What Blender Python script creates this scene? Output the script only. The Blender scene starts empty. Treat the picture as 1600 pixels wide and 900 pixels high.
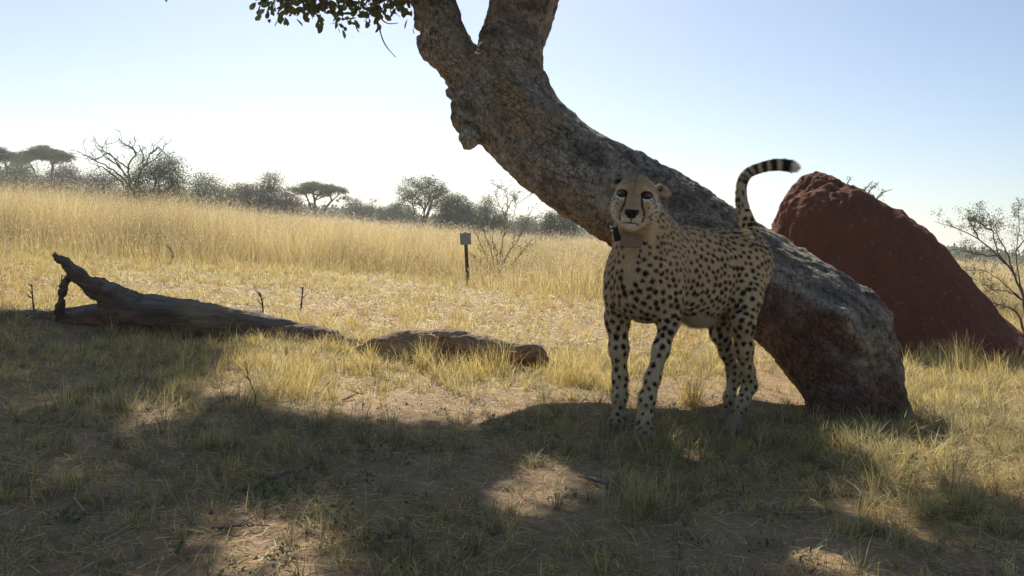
import bpy, bmesh, math, random
import numpy as np
from mathutils import Vector, Matrix

# ------------------------------------------------------------------ camera, light, exposure
S = bpy.context.scene
COL = S.collection
rad = math.radians
FPX = 1400.0                       # focal length in pixels of a 1600-wide frame
CAM = np.array((0.0, 0.0, 0.78))
PITCH, ROLL = math.atan(83 / FPX), math.atan(0.05)
_f = np.array((0, math.cos(PITCH), -math.sin(PITCH)))
_u0 = np.array((0, math.sin(PITCH), math.cos(PITCH)))
_r0 = np.array((1.0, 0, 0))
_r = math.cos(ROLL) * _r0 + math.sin(ROLL) * _u0
_u = -math.sin(ROLL) * _r0 + math.cos(ROLL) * _u0
cd = bpy.data.cameras.new('camera'); cam = bpy.data.objects.new('camera', cd); COL.objects.link(cam)
cd.sensor_width = 36.0; cd.lens = 36.0 * FPX / 1600.0; cd.clip_start = 0.02; cd.clip_end = 3000
M4 = Matrix(((_r[0], _u[0], -_f[0], CAM[0]), (_r[1], _u[1], -_f[1], CAM[1]), (_r[2], _u[2], -_f[2], CAM[2]), (0, 0, 0, 1)))
cam.matrix_world = M4
S.camera = cam

SUN_EL, SUN_AZ = 38.0, -9.5        # degrees; azimuth from +Y towards +X
sv = np.array((math.sin(rad(SUN_AZ)) * math.cos(rad(SUN_EL)), math.cos(rad(SUN_AZ)) * math.cos(rad(SUN_EL)), math.sin(rad(SUN_EL))))
W = bpy.data.worlds.new('World'); S.world = W; W.use_nodes = True
nt = W.node_tree; bg = nt.nodes['Background']
sky = nt.nodes.new('ShaderNodeTexSky'); sky.sky_type = 'NISHITA'; sky.sun_disc = False
sky.sun_elevation = rad(SUN_EL); sky.sun_rotation = rad(SUN_AZ)
sky.altitude = 1200; sky.air_density = 1.0; sky.dust_density = 1.5; sky.ozone_density = 1.5
nt.links.new(sky.outputs[0], bg.inputs[0]); bg.inputs[1].default_value = 0.08
sd = bpy.data.lights.new('sun', 'SUN'); sd.energy = 5.0; sd.angle = rad(0.55); sd.color = (1.0, 0.93, 0.80)
so = bpy.data.objects.new('sun', sd); COL.objects.link(so)
so.rotation_euler = Vector(sv).to_track_quat('Z', 'Y').to_euler(); so.location = (0, 10, 30)
S.view_settings.view_transform = 'Standard'; S.view_settings.look = 'None'
S.view_settings.exposure = 0.46; S.view_settings.gamma = 1.0
try:
    S.cycles.max_bounces = 8; S.cycles.diffuse_bounces = 4; S.cycles.transparent_max_bounces = 8
    S.cycles.use_denoising = True
except Exception: pass

rng = np.random.default_rng(11)
random.seed(5)

# ------------------------------------------------------------------ helpers
def P(px, py, d):
    """world point seen at photo pixel (px, py) at d metres along the view axis (used at design time to survey the place)"""
    return CAM + d * (_f + (px - 800) / FPX * _r + (450 - py) / FPX * _u)

def project(p):
    q = np.asarray(p) - CAM
    d = q @ _f
    return 800 + FPX * (q @ _r) / d, 450 - FPX * (q @ _u) / d, d

def _hash(ix, iy, iz, seed):
    h = (ix.astype(np.int64) * 374761393 + iy.astype(np.int64) * 668265263 + iz.astype(np.int64) * 2147483647 + seed * 974634777) & 0xffffffff
    h = ((h ^ (h >> 13)) * 1274126177) & 0xffffffff
    h = ((h ^ (h >> 16)) * 2246822519) & 0xffffffff
    return ((h ^ (h >> 15)) & 0xffffff).astype(np.float64) / 0xffffff

def vnoise(p, seed=0):
    p = np.asarray(p, dtype=np.float64); i = np.floor(p); f = p - i; f = f * f * (3 - 2 * f)
    i = i.astype(np.int64); out = 0
    for dx in (0, 1):
        wx = f[:, 0] if dx else 1 - f[:, 0]
        for dy in (0, 1):
            wy = f[:, 1] if dy else 1 - f[:, 1]
            for dz in (0, 1):
                wz = f[:, 2] if dz else 1 - f[:, 2]
                out = out + wx * wy * wz * _hash(i[:, 0] + dx, i[:, 1] + dy, i[:, 2] + dz, seed)
    return out * 2 - 1

def fbm(p, seed=0, octs=4):
    a, s, t = 0, 1.0, 0
    for k in range(octs):
        a = a + s * vnoise(np.asarray(p) * 2 ** k + 17.3 * k, seed + k); t += s; s *= 0.5
    return a / t

def ridged(p, seed=0, octs=3):
    a, s, t = 0, 1.0, 0
    for k in range(octs):
        a = a + s * (1 - np.abs(vnoise(np.asarray(p) * 2 ** k + 9.1 * k, seed + k)) * 2); t += s; s *= 0.5
    return a / t

def xy3(x, y): return np.stack([x, y, np.zeros_like(x)], 1)

def ground_z(x, y):
    x = np.asarray(x, float); y = np.asarray(y, float)
    z = -0.012 * np.clip(x, -80, 80) * np.clip((y - 3) / 12, 0, 1)
    near = np.clip(1 - (y - 14) / 20, 0, 1)
    p = xy3(x.ravel(), y.ravel())
    b = (0.035 * fbm(p * 0.9, 3, 3) + 0.012 * fbm(p * 5, 8, 2)).reshape(x.shape)
    z = z + b * near
    z = z - 0.05 * np.exp(-(((x - 1.05) / 0.45) ** 2 + ((y - 4.05) / 0.4) ** 2))       # slight scrape under the leaning trunk
    z = z + 0.05 * np.exp(-(((x + 3.1) / 1.3) ** 2 + ((y - 6.2) / 0.35) ** 2))         # soil banked behind the log
    z = z + 1.1 * np.clip((-x - 8) / 60, 0, 1) * np.clip((y - 25) / 60, 0, 1)
    return z

def gz(x, y): return float(ground_z(np.array([x]), np.array([y]))[0])

def G(px, py):
    """point where the ray through photo pixel (px,py) meets the ground"""
    px = np.atleast_1d(np.asarray(px, float)); py = np.atleast_1d(np.asarray(py, float))
    dirs = _f[None] + ((px - 800) / FPX)[:, None] * _r + ((450 - py) / FPX)[:, None] * _u
    d = -CAM[2] / np.minimum(dirs[:, 2], -1e-3)
    for _ in range(6):
        q = CAM + dirs * d[:, None]
        d = (ground_z(q[:, 0], q[:, 1]) - CAM[2]) / np.minimum(dirs[:, 2], -1e-3)
    return CAM + dirs * d[:, None]

def in_poly(x, y, poly):
    x = np.asarray(x); y = np.asarray(y); c = np.zeros(x.shape, bool); n = len(poly)
    for i in range(n):
        x1, y1 = poly[i]; x2, y2 = poly[(i + 1) % n]
        if y1 == y2: continue
        t = ((y1 > y) != (y2 > y)) & (x < (x2 - x1) * (y - y1) / (y2 - y1) + x1)
        c ^= t
    return c

def tag(o, label=None, cat=None, group=None, kind=None):
    if label: o['label'] = label
    if cat: o['category'] = cat
    if group: o['group'] = group
    if kind: o['kind'] = kind
    return o

def empty(name, loc=(0, 0, 0)):
    o = bpy.data.objects.new(name, None); COL.objects.link(o); o.location = loc; o.empty_display_size = 0.1
    return o

def obj(name, me, mat=None, parent=None):
    o = bpy.data.objects.new(name, me); COL.objects.link(o)
    if mat is not None: me.materials.append(mat)
    if parent is not None:
        o.parent = parent; o.matrix_parent_inverse = Matrix.Translation(-Vector(parent.location))
    return o

def mesh_np(name, V, F, cols=None, smooth=False):
    """V (n,3), F (m,3) or (m,4) numpy -> mesh; cols (n,3) point colours"""
    me = bpy.data.meshes.new(name); V = np.asarray(V, np.float32); F = np.asarray(F, np.int32)
    me.vertices.add(len(V)); me.vertices.foreach_set('co', V.ravel())
    k = F.shape[1]
    me.loops.add(F.size); me.loops.foreach_set('vertex_index', F.ravel())
    me.polygons.add(len(F)); me.polygons.foreach_set('loop_start', np.arange(0, F.size, k, dtype=np.int32))
    try: me.polygons.foreach_set('loop_total', np.full(len(F), k, np.int32))
    except Exception: pass
    if smooth: me.polygons.foreach_set('use_smooth', np.ones(len(F), bool))
    me.update(calc_edges=True)
    if cols is not None: set_cols(me, cols)
    return me

def set_cols(me, cols, name='col'):
    a = me.color_attributes.new(name, 'FLOAT_COLOR', 'POINT')
    c = np.ones((len(cols), 4), np.float32); c[:, :3] = cols
    a.data.foreach_set('color', c.ravel())

class Geo:
    def __init__(s): s.V = []; s.F = []; s.C = []; s.n = 0
    def add(s, V, F, C=None):
        V = np.asarray(V, float); s.V.append(V); s.F.append(np.asarray(F) + s.n)
        s.C.append(np.broadcast_to(np.asarray(C if C is not None else (1, 1, 1), float), V.shape).copy()); s.n += len(V)
    def mesh(s, name, smooth=False):
        F = s.F
        if len({f.shape[1] for f in F}) > 1:
            F = [np.concatenate([f[:, :3], f[:, [0, 2, 3]]]) if f.shape[1] == 4 else f for f in F]
        return mesh_np(name, np.concatenate(s.V), np.concatenate(F), np.concatenate(s.C), smooth)

def tube(pts, radii, sides=6, jit=0.0, cap=True):
    pts = np.asarray(pts, float); radii = np.asarray(radii, float); n = len(pts)
    tg = np.gradient(pts, axis=0); tg /= np.linalg.norm(tg, axis=1)[:, None] + 1e-9
    ref = np.array((0.31, 0.2, 0.93)) if abs(tg[0] @ np.array((0.31, 0.2, 0.93))) < 0.9 else np.array((1.0, 0, 0))
    V = []
    nrm = np.cross(tg[0], ref); nrm /= np.linalg.norm(nrm)
    for i in range(n):
        nrm = nrm - tg[i] * (nrm @ tg[i]); nrm /= np.linalg.norm(nrm) + 1e-9
        b = np.cross(tg[i], nrm)
        a = np.arange(sides) / sides * 2 * math.pi
        rr = radii[i] * (1 + jit * (rng.random(sides) - 0.5))
        V.append(pts[i] + (np.cos(a) * rr)[:, None] * nrm + (np.sin(a) * rr)[:, None] * b)
    V = np.concatenate(V); F = []
    for i in range(n - 1):
        for k in range(sides):
            k2 = (k + 1) % sides
            F.append((i * sides + k, i * sides + k2, (i + 1) * sides + k2, (i + 1) * sides + k))
    if cap:
        V = np.concatenate([V, pts[:1], pts[-1:]]); c0, c1 = n * sides, n * sides + 1
        for k in range(sides):
            k2 = (k + 1) % sides
            F.append((c0, k2, k, c0)); F.append((c1, (n - 1) * sides + k, (n - 1) * sides + k2, c1))
        F = [f if f[0] != f[3] else (f[0], f[1], f[2], f[2]) for f in F]
    T = []
    for f in F:
        T.append(f[:3])
        if f[2] != f[3]: T.append((f[0], f[2], f[3]))
    return V, np.array(T)

def spline(pts, n):
    """Catmull-Rom through rows of pts (any width), n samples"""
    p = np.asarray(pts, float); p = np.concatenate([2 * p[:1] - p[1:2], p, 2 * p[-1:] - p[-2:-1]])
    m = len(p) - 3; t = np.linspace(0, m - 1e-6, n); i = t.astype(int); f = (t - i)[:, None]
    a, b, c, d = p[i], p[i + 1], p[i + 2], p[i + 3]
    return 0.5 * (2 * b + (c - a) * f + (2 * a - 5 * b + 4 * c - d) * f ** 2 + (3 * b - a - 3 * c + d) * f ** 3)

# ---- signed distance modelling (round cones and ellipsoids blended together, then meshed)
class SDF:
    def __init__(s): s.ops = []
    def cone(s, a, b, ra, rb, k=0.03, sub=False):
        a, b = np.asarray(a, float), np.asarray(b, float)
        s.ops.append(('c', a, b, ra, rb, k, sub)); return s
    def chain(s, pts, k=0.03):
        """pts: list of (point, radius)"""
        for (a, ra), (b, rb) in zip(pts[:-1], pts[1:]): s.cone(a, b, ra, rb, k)
        return s
    def ell(s, c, r, R=None, k=0.03, sub=False):
        s.ops.append(('e', np.asarray(c, float), np.asarray(r, float), np.eye(3) if R is None else np.asarray(R, float), None, k, sub)); return s
    def one(s, op, p):
        if op[0] == 'c':
            _, a, b, ra, rb, k, sub = op; ab = b - a
            t = np.clip(((p - a) @ ab) / (ab @ ab + 1e-12), 0, 1)
            return np.linalg.norm(p - a - t[..., None] * ab, axis=-1) - (ra + t * (rb - ra))
        _, c, r, R, _, k, sub = op
        q = (p - c) @ R.T                    # rows of R are the ellipsoid axes
        k0 = np.linalg.norm(q / r, axis=-1); k1 = np.linalg.norm(q / (r * r), axis=-1) + 1e-9
        return k0 * (k0 - 1) / k1
    def bounds(s, op):
        if op[0] == 'c': r = max(op[3], op[4]); return np.minimum(op[1], op[2]) - r, np.maximum(op[1], op[2]) + r
        r = max(op[2]); return op[1] - r, op[1] + r
    def comb(s, f, d, k, sub):
        if sub:
            h = np.clip(0.5 - 0.5 * (f + d) / k, 0, 1); return f * (1 - h) - d * h + k * h * (1 - h)
        h = np.clip(0.5 + 0.5 * (f - d) / k, 0, 1); return f * (1 - h) + d * h - k * h * (1 - h)
    def ev(s, p):
        f = np.full(p.shape[:-1], 1.0)
        for op in s.ops:
            lo, hi = s.bounds(op); m = op[5] + 0.06
            w = np.all((p > lo - m) & (p < hi + m), axis=-1)
            if w.any(): f[w] = s.comb(f[w], s.one(op, p[w]), op[5], op[6])
        return f
    def mesh(s, h):
        los, his = zip(*[s.bounds(o) for o in s.ops if not o[6]])
        lo = np.min(los, 0) - 4 * h; hi = np.max(his, 0) + 4 * h
        n = np.ceil((hi - lo) / h).astype(int) + 1
        f = np.full(n, 1.0, np.float32)
        ax = [lo[i] + h * np.arange(n[i]) for i in range(3)]
        for op in s.ops:
            a, b = s.bounds(op); m = op[5] + 3 * h
            i0 = np.clip(np.floor((a - m - lo) / h).astype(int), 0, n - 1); i1 = np.clip(np.ceil((b + m - lo) / h).astype(int) + 1, 1, n)
            sl = tuple(slice(i0[k], i1[k]) for k in range(3))
            X = np.stack(np.meshgrid(*[ax[k][sl[k]] for k in range(3)], indexing='ij'), -1)
            f[sl] = s.comb(f[sl], s.one(op, X), op[5], op[6])
        V, F = surface_nets(f, lo, h)
        for _ in range(2):
            g, v = s.grad(V)
            V = V - (v / (np.sum(g * g, 1) + 1e-6))[:, None].clip(-h, h) * g
        g, _ = s.grad(V); N = g / (np.linalg.norm(g, axis=1)[:, None] + 1e-9)
        return V, F, N
    def grad(s, V, e=0.0015):
        v = s.ev(V); g = np.zeros_like(V)
        for k in range(3):
            d = np.zeros(3); d[k] = e
            g[:, k] = (s.ev(V + d) - s.ev(V - d)) / (2 * e)
        return g, v

def surface_nets(f, lo, h):
    ins = f < 0; n = np.array(f.shape)
    cnt = np.zeros(n - 1, np.int8)
    for dx in (0, 1):
        for dy in (0, 1):
            for dz in (0, 1):
                cnt += ins[dx:n[0] - 1 + dx, dy:n[1] - 1 + dy, dz:n[2] - 1 + dz]
    act = np.argwhere((cnt > 0) & (cnt < 8))
    idx = np.full(n - 1, -1, np.int64); idx[act[:, 0], act[:, 1], act[:, 2]] = np.arange(len(act))
    acc = np.zeros((len(act), 3)); num = np.zeros(len(act))
    cs = [(a, b, c) for a in (0, 1) for b in (0, 1) for c in (0, 1)]
    for c in cs:
        for k in range(3):
            if c[k]: continue
            d = list(c); d[k] = 1
            A = f[act[:, 0] + c[0], act[:, 1] + c[1], act[:, 2] + c[2]]; B = f[act[:, 0] + d[0], act[:, 1] + d[1], act[:, 2] + d[2]]
            m = (A < 0) != (B < 0); t = np.where(m, A / np.where(m, A - B, 1), 0)
            p = np.tile(np.array(c, float), (len(act), 1)); p[:, k] += t
            acc[m] += p[m]; num[m] += 1
    V = lo + h * (act + acc / num[:, None]); F = []
    for k in range(3):
        a = [slice(0, m) for m in n]; b = [slice(0, m) for m in n]; a[k] = slice(0, n[k] - 1); b[k] = slice(1, n[k])
        A, B = ins[tuple(a)], ins[tuple(b)]; e = np.argwhere(A != B); flip = A[e[:, 0], e[:, 1], e[:, 2]]
        u, v = (k + 1) % 3, (k + 2) % 3
        ok = (e[:, u] > 0) & (e[:, v] > 0) & (e[:, u] < n[u] - 1) & (e[:, v] < n[v] - 1); e, flip = e[ok], flip[ok]
        def c(du, dv):
            q = e.copy(); q[:, u] -= du; q[:, v] -= dv; return idx[q[:, 0], q[:, 1], q[:, 2]]
        Q = np.stack([c(1, 1), c(0, 1), c(0, 0), c(1, 0)], 1)
        Q[~flip] = Q[~flip][:, ::-1]; F.append(Q)
    F = np.concatenate(F); F = F[np.all(F >= 0, 1)]
    return V, F

# ------------------------------------------------------------------ materials
class NB:
    def __init__(s, name):
        s.m = bpy.data.materials.new(name); s.m.use_nodes = True; s.t = s.m.node_tree; s.b = s.t.nodes['Principled BSDF']; s.out = s.t.nodes['Material Output']
        s.b.inputs['Specular IOR Level'].default_value = 0.25
    def n(s, kind, **kw):
        x = s.t.nodes.new(kind)
        for k, v in kw.items():
            if hasattr(x, k): setattr(x, k, v)
            else: x.inputs[k].default_value = v
        return x
    def l(s, a, b): s.t.links.new(a, b)
    def noise(s, scale, detail=6, rough=0.6, vec=None, dist=0.0):
        x = s.n('ShaderNodeTexNoise'); x.inputs['Scale'].default_value = scale; x.inputs['Detail'].default_value = detail
        x.inputs['Roughness'].default_value = rough; x.inputs['Distortion'].default_value = dist
        if vec is not None: s.l(vec, x.inputs['Vector'])
        return x.outputs['Fac']
    def ramp(s, fac, stops):
        r = s.n('ShaderNodeValToRGB'); e = r.color_ramp.elements
        while len(e) < len(stops): e.new(0.5)
        for k, (p, c) in enumerate(stops):
            e[k].position = p; e[k].color = (c, c, c, 1) if isinstance(c, (int, float)) else (*c, 1)
        s.l(fac, r.inputs[0]); return r.outputs[0]
    def mix(s, fac, a, b, mode='MIX'):
        x = s.n('ShaderNodeMix', data_type='RGBA', blend_type=mode)
        for v, i in ((fac, 0), (a, 6), (b, 7)):
            if hasattr(v, 'is_linked'): s.l(v, x.inputs[i])
            elif i == 0: x.inputs[0].default_value = v
            else: x.inputs[i].default_value = (*v, 1)
        return x.outputs[2]
    def coord(s, which='Object'): return s.n('ShaderNodeTexCoord').outputs[which]
    def mapping(s, vec, scale=(1, 1, 1), rot=(0, 0, 0)):
        x = s.n('ShaderNodeMapping'); x.inputs['Scale'].default_value = scale; x.inputs['Rotation'].default_value = rot
        s.l(vec, x.inputs['Vector']); return x.outputs[0]
    def attr(s, name='col'):
        x = s.n('ShaderNodeAttribute'); x.attribute_name = name; return x.outputs['Color']
    def bump(s, h, strength=0.5, dist=0.01, prev=None):
        x = s.n('ShaderNodeBump'); x.inputs['Strength'].default_value = strength; x.inputs['Distance'].default_value = dist
        s.l(h, x.inputs['Height'])
        if prev is not None: s.l(prev, x.inputs['Normal'])
        return x.outputs[0]
    def done(s, color=None, rough=0.8, normal=None):
        if color is not None:
            if hasattr(color, 'is_linked'): s.l(color, s.b.inputs['Base Color'])
            else: s.b.inputs['Base Color'].default_value = (*color, 1)
        s.b.inputs['Roughness'].default_value = rough
        if normal is not None: s.l(normal, s.b.inputs['Normal'])
        return s.m

def blade_mat(name, trans=0.45, rough=0.7, spec=0.2):
    """thin dry or green blades: colour from the mesh, part of the light passes through"""
    b = NB(name); c = b.attr(); b.l(c, b.b.inputs['Base Color']); b.b.inputs['Roughness'].default_value = rough
    b.b.inputs['Specular IOR Level'].default_value = spec
    t = b.n('ShaderNodeBsdfTranslucent'); b.l(c, t.inputs['Color'])
    m = b.n('ShaderNodeMixShader'); m.inputs[0].default_value = trans
    b.l(b.b.outputs[0], m.inputs[1]); b.l(t.outputs[0], m.inputs[2]); b.l(m.outputs[0], b.out.inputs['Surface'])
    return b.m

M_STRAW = blade_mat('dry_grass', 0.5, 0.55, 0.3)
M_LEAF = blade_mat('leaf', 0.3, 0.65, 0.12)
M_FUR = blade_mat('fur', 0.12, 0.7, 0.1)
b = NB('bark_twig'); c = b.coord()
M_TWIG = b.done(b.mix(b.noise(60, 4, 0.6, c), (0.10, 0.075, 0.055), (0.26, 0.21, 0.16)), 0.85)
b = NB('bark_far'); M_FARBARK = b.done(b.mix(b.noise(6, 3, 0.6, b.coord()), (0.07, 0.06, 0.05), (0.15, 0.125, 0.10)), 0.9)

# ------------------------------------------------------------------ ground
def spaced(segs):
    out = [segs[0][0]]
    for a, bb, st in segs: out += list(np.arange(a + st, bb + 1e-6, st))
    return np.array(out)
ys = np.concatenate([np.arange(-40, 1.2, 3.0), np.arange(1.2, 7.0, 0.035), np.arange(7.0, 16, 0.12), np.arange(16, 40, 0.8), np.arange(40, 200, 8), np.arange(200, 1500, 80)])
xp = np.concatenate([np.arange(0, 3.6, 0.035), np.arange(3.6, 9, 0.15), np.arange(9, 30, 0.9), np.arange(30, 150, 8), np.arange(150, 1200, 90)])
xs = np.concatenate([-xp[:0:-1], xp])
X, Y = np.meshgrid(xs, ys, indexing='xy'); Z = ground_z(X, Y)
nx, ny = len(xs), len(ys)
ii = np.arange(nx * ny).reshape(ny, nx)
F = np.stack([ii[:-1, :-1], ii[:-1, 1:], ii[1:, 1:], ii[1:, :-1]], -1).reshape(-1, 4)
b = NB('red_sand'); c = b.coord()
big = b.noise(0.9, 4, 0.6, c); mid = b.noise(6, 6, 0.65, c); fine = b.noise(70, 5, 0.7, c)
sand = b.mix(big, (0.27, 0.155, 0.08), (0.44, 0.315, 0.17))
sand = b.mix(b.ramp(mid, [(0.35, 0.0), (0.65, 1.0)]), sand, (0.29, 0.18, 0.11))
lit = b.ramp(b.noise(38, 3, 0.8, b.mapping(c, (1, 2.2, 1), (0, 0, 0.7))), [(0.55, 0.0), (0.62, 1.0)])
sand = b.mix(lit, sand, (0.38, 0.30, 0.17))
drk = b.ramp(b.noise(26, 4, 0.75), [(0.60, 0.0), (0.68, 0.75)])
sand = b.mix(drk, sand, (0.09, 0.06, 0.04))
# far away the sand is covered by straw: same ground, other cover
sep = b.n('ShaderNodeSeparateXYZ'); b.l(c, sep.inputs[0])
mr = b.n('ShaderNodeMapRange'); mr.inputs['From Min'].default_value = 9; mr.inputs['From Max'].default_value = 15; b.l(sep.outputs['Y'], mr.inputs['Value'])
sand = b.mix(mr.outputs[0], sand, (0.36, 0.28, 0.15))
vor = b.n('ShaderNodeTexVoronoi'); vor.inputs['Scale'].default_value = 55; b.l(c, vor.inputs['Vector'])
nb = b.bump(vor.outputs['Distance'], 0.35, 0.006); nb = b.bump(fine, 0.7, 0.006, nb); nb = b.bump(mid, 0.6, 0.04, nb)
M_SAND = b.done(sand, 0.95, nb)
ground = obj('ground', mesh_np('ground', np.stack([X.ravel(), Y.ravel(), Z.ravel()], 1), F, smooth=True), M_SAND)
tag(ground, kind='structure')

ss = lambda a, b, x: np.clip((x - a) / (b - a), 0, 1) ** 2 * (3 - 2 * np.clip((x - a) / (b - a), 0, 1))

# ------------------------------------------------------------------ leaning tree
T = SDF()
def Rpx(w, d): return w / 2 * d / FPX
tr = [((1342, 690), 160, 4.42), ((1331, 610), 144, 4.45), ((1296, 528), 168, 4.55), ((1228, 465), 150, 4.72), ((1118, 398), 152, 4.95), ((992, 318), 143, 5.08),
      ((893, 262), 132, 5.25), ((818, 196), 132, 5.45), ((785, 135), 130, 5.55)]
rows = spline(np.array([[*P(*c, d), Rpx(w, d)] for c, w, d in tr]), 26)
T.chain([(r[:3], r[3]) for r in rows], 0.03)
limbR = spline(np.array([[*P(*c, d), Rpx(w, d)] for c, w, d in [((785, 140), 122, 5.55), ((801, 62), 98, 5.65), ((820, 0), 98, 5.7), ((848, -70), 96, 5.85), ((905, -160), 78, 6.0), ((935, -300), 50, 6.2)]]), 18)
limbL = spline(np.array([[*P(*c, d), Rpx(w, d)] for c, w, d in [((768, 155), 84, 5.52), ((728, 110), 68, 5.56), ((696, 62), 70, 5.62), ((680, 0), 54, 5.7), ((650, -80), 62, 6.0), ((560, -160), 54, 6.5), ((480, -260), 40, 7.2)]]), 20)
T.chain([(r[:3], r[3]) for r in limbR], 0.015); T.chain([(r[:3], r[3]) for r in limbL], 0.015)
# knob, its stub, broken spikes
T.ell(P(744, 178, 5.40), (0.15, 0.12, 0.17), k=0.05)
T.cone(P(757, 196, 5.36), P(731, 218, 5.32), 0.05, 0.055, 0.010)
T.cone(P(722, 155, 5.42), P(702, 143, 5.42), 0.035, 0.012, 0.012)
T.cone(P(672, 78, 5.6), P(656, 60, 5.6), 0.06, 0.026, 0.02)
T.cone(P(680, 92, 5.6), P(659, 80, 5.6), 0.04, 0.006, 0.012)
T.cone(P(650, -5, 5.7), P(655, 40, 5.66), 0.035, 0.025, 0.02)
# plates and buttress of the base
T.cone(P(1350, 478, 4.45), P(1372, 500, 4.4), 0.075, 0.05, 0.05); T.cone(P(1372, 500, 4.4), P(1392, 585, 4.36), 0.05, 0.05, 0.04)
T.cone(P(1376, 585, 4.36), P(1380, 660, 4.3), 0.045, 0.055, 0.05)
T.cone(P(1215, 430, 4.62), P(1310, 500, 4.3), 0.05, 0.07, 0.06); T.cone(P(1310, 500, 4.3), P(1340, 545, 4.26), 0.06, 0.05, 0.05)
T.cone(P(1225, 505, 4.6), P(1284, 600, 4.38), 0.09, 0.075, 0.06); T.cone(P(1284, 600, 4.38), P(1303, 665, 4.28), 0.075, 0.09, 0.06)
T.cone(P(1330, 600, 4.3), P(1340, 690, 4.2), 0.10, 0.13, 0.07)
V, F, N = T.mesh(0.0125)
ax = P(893, 262, 5.25) - P(1228, 465, 4.75); ax /= np.linalg.norm(ax)
def along(p, s): return p - np.outer(p @ ax, ax) * (1 - s)
base_w = np.clip((1.15 - V[:, 2]) / 0.5, 0, 1)
d = 0.010 * fbm(along(V, 0.5) * 5, 1, 3) + 0.006 * ridged(along(V, 0.3) * 18, 5, 3) + 0.009 * fbm(along(V, 0.5) * 48, 9, 3)
d -= 0.007 * ss(0.62, 0.9, ridged(along(V, 0.14) * 9, 91, 2)); cell = fbm(along(V, 0.6) * 13, 30, 3); d += 0.006 * np.clip((cell - 0.05) * 14, -0.6, 1)
d += base_w * (0.024 * ridged(along(V, 0.3) * 4.5, 40, 2) - 0.012)
V2 = V + N * d[:, None]
# bark colours: dark grey plates, ochre where bark has flaked, red soil plastered on the underside of the base, pale wood, also on upward faces
n1 = fbm(along(V, 0.6) * 3.2, 50, 4); n2 = fbm(along(V, 0.4) * 11, 60, 3); n3 = fbm(V * 30, 70, 2)
grey = np.array((0.48, 0.42, 0.335)); dark = np.array((0.20, 0.175, 0.14)); ochre = np.array((0.52, 0.37, 0.21)); pale = np.array((0.58, 0.53, 0.45)); red = np.array((0.20, 0.085, 0.050))
C = grey + (dark - grey) * ss(-0.1, 0.3, n2)[:, None]
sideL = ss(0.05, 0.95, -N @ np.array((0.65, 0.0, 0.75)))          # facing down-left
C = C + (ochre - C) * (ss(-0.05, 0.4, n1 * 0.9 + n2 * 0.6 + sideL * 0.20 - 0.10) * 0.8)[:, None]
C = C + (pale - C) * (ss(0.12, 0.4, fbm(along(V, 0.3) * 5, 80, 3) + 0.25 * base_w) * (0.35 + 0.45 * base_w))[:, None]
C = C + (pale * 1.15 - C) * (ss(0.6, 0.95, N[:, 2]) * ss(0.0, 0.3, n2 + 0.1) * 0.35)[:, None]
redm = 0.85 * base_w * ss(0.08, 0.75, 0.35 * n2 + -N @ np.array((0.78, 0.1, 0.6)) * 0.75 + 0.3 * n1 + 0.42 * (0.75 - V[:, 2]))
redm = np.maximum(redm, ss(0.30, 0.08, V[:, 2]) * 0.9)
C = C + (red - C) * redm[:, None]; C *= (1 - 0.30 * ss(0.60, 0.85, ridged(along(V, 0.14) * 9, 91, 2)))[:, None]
C *= (1 + 0.35 * n3 + 0.25 * n2)[:, None]
kn = ss(0.10, 0.05, np.linalg.norm(V - P(728, 218, 5.30), axis=1)); C = C + (np.array((0.66, 0.57, 0.44)) - C) * kn[:, None]
b = NB('bark'); c = b.coord()
col = b.mix(b.ramp(b.noise(90, 4, 0.75, c), [(0.3, 0.0), (0.7, 1.0)]), b.mix(1.0, b.attr(), (0.62, 0.60, 0.58), 'MULTIPLY'), b.mix(1.0, b.attr(), (1.35, 1.33, 1.3), 'MULTIPLY'))
crackm = b.ramp(b.noise(32, 5, 0.8, b.mapping(c, (1.3, 0.5, 0.8), (0.3, 0.5, 0.0)), 0.8), [(0.36, 0.25), (0.50, 1.0)])
fa = b.n('ShaderNodeAttribute'); fa.attribute_name = 'flow'
wn = b.n('ShaderNodeTexNoise'); wn.inputs['Scale'].default_value = 22; wn.inputs['Detail'].default_value = 4; b.l(fa.outputs['Vector'], wn.inputs['Vector'])
va = b.n('ShaderNodeVectorMath', operation='MULTIPLY_ADD'); va.inputs[1].default_value = (0.05, 0.05, 0.05); b.l(wn.outputs['Color'], va.inputs[0]); b.l(fa.outputs['Vector'], va.inputs[2])
vo = b.n('ShaderNodeTexVoronoi'); vo.feature = 'DISTANCE_TO_EDGE'; vo.inputs['Scale'].default_value = 34; b.l(va.outputs[0], vo.inputs['Vector'])
plate = b.ramp(vo.outputs[0], [(0.0, 0.35), (0.16, 1.0)])
plate = b.mix(b.ramp(b.noise(5, 3, 0.6, c), [(0.40, 0.25), (0.62, 1.0)]), (1, 1, 1), plate)
col = b.mix(1.0, col, crackm, 'MULTIPLY'); col = b.mix(0.8, col, plate, 'MULTIPLY')
nb = b.bump(crackm, 0.8, 0.012); nb = b.bump(plate, 0.7, 0.012, nb); nb = b.bump(b.noise(70, 6, 0.8, c), 1.0, 0.016, nb)
M_BARK = b.done(col, 0.9, nb)
tree = empty('leaning_tree', tuple(P(1340, 650, 4.42)))
tag(tree, 'big leaning tree with rough grey brown bark that splits into two limbs behind the cheetah', 'tree')
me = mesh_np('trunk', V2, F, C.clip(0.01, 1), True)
fl_ = me.attributes.new('flow', 'FLOAT_VECTOR', 'POINT'); fl_.data.foreach_set('vector', along(V, 0.38).astype(np.float32).ravel())
obj('trunk', me, M_BARK, tree)

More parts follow.
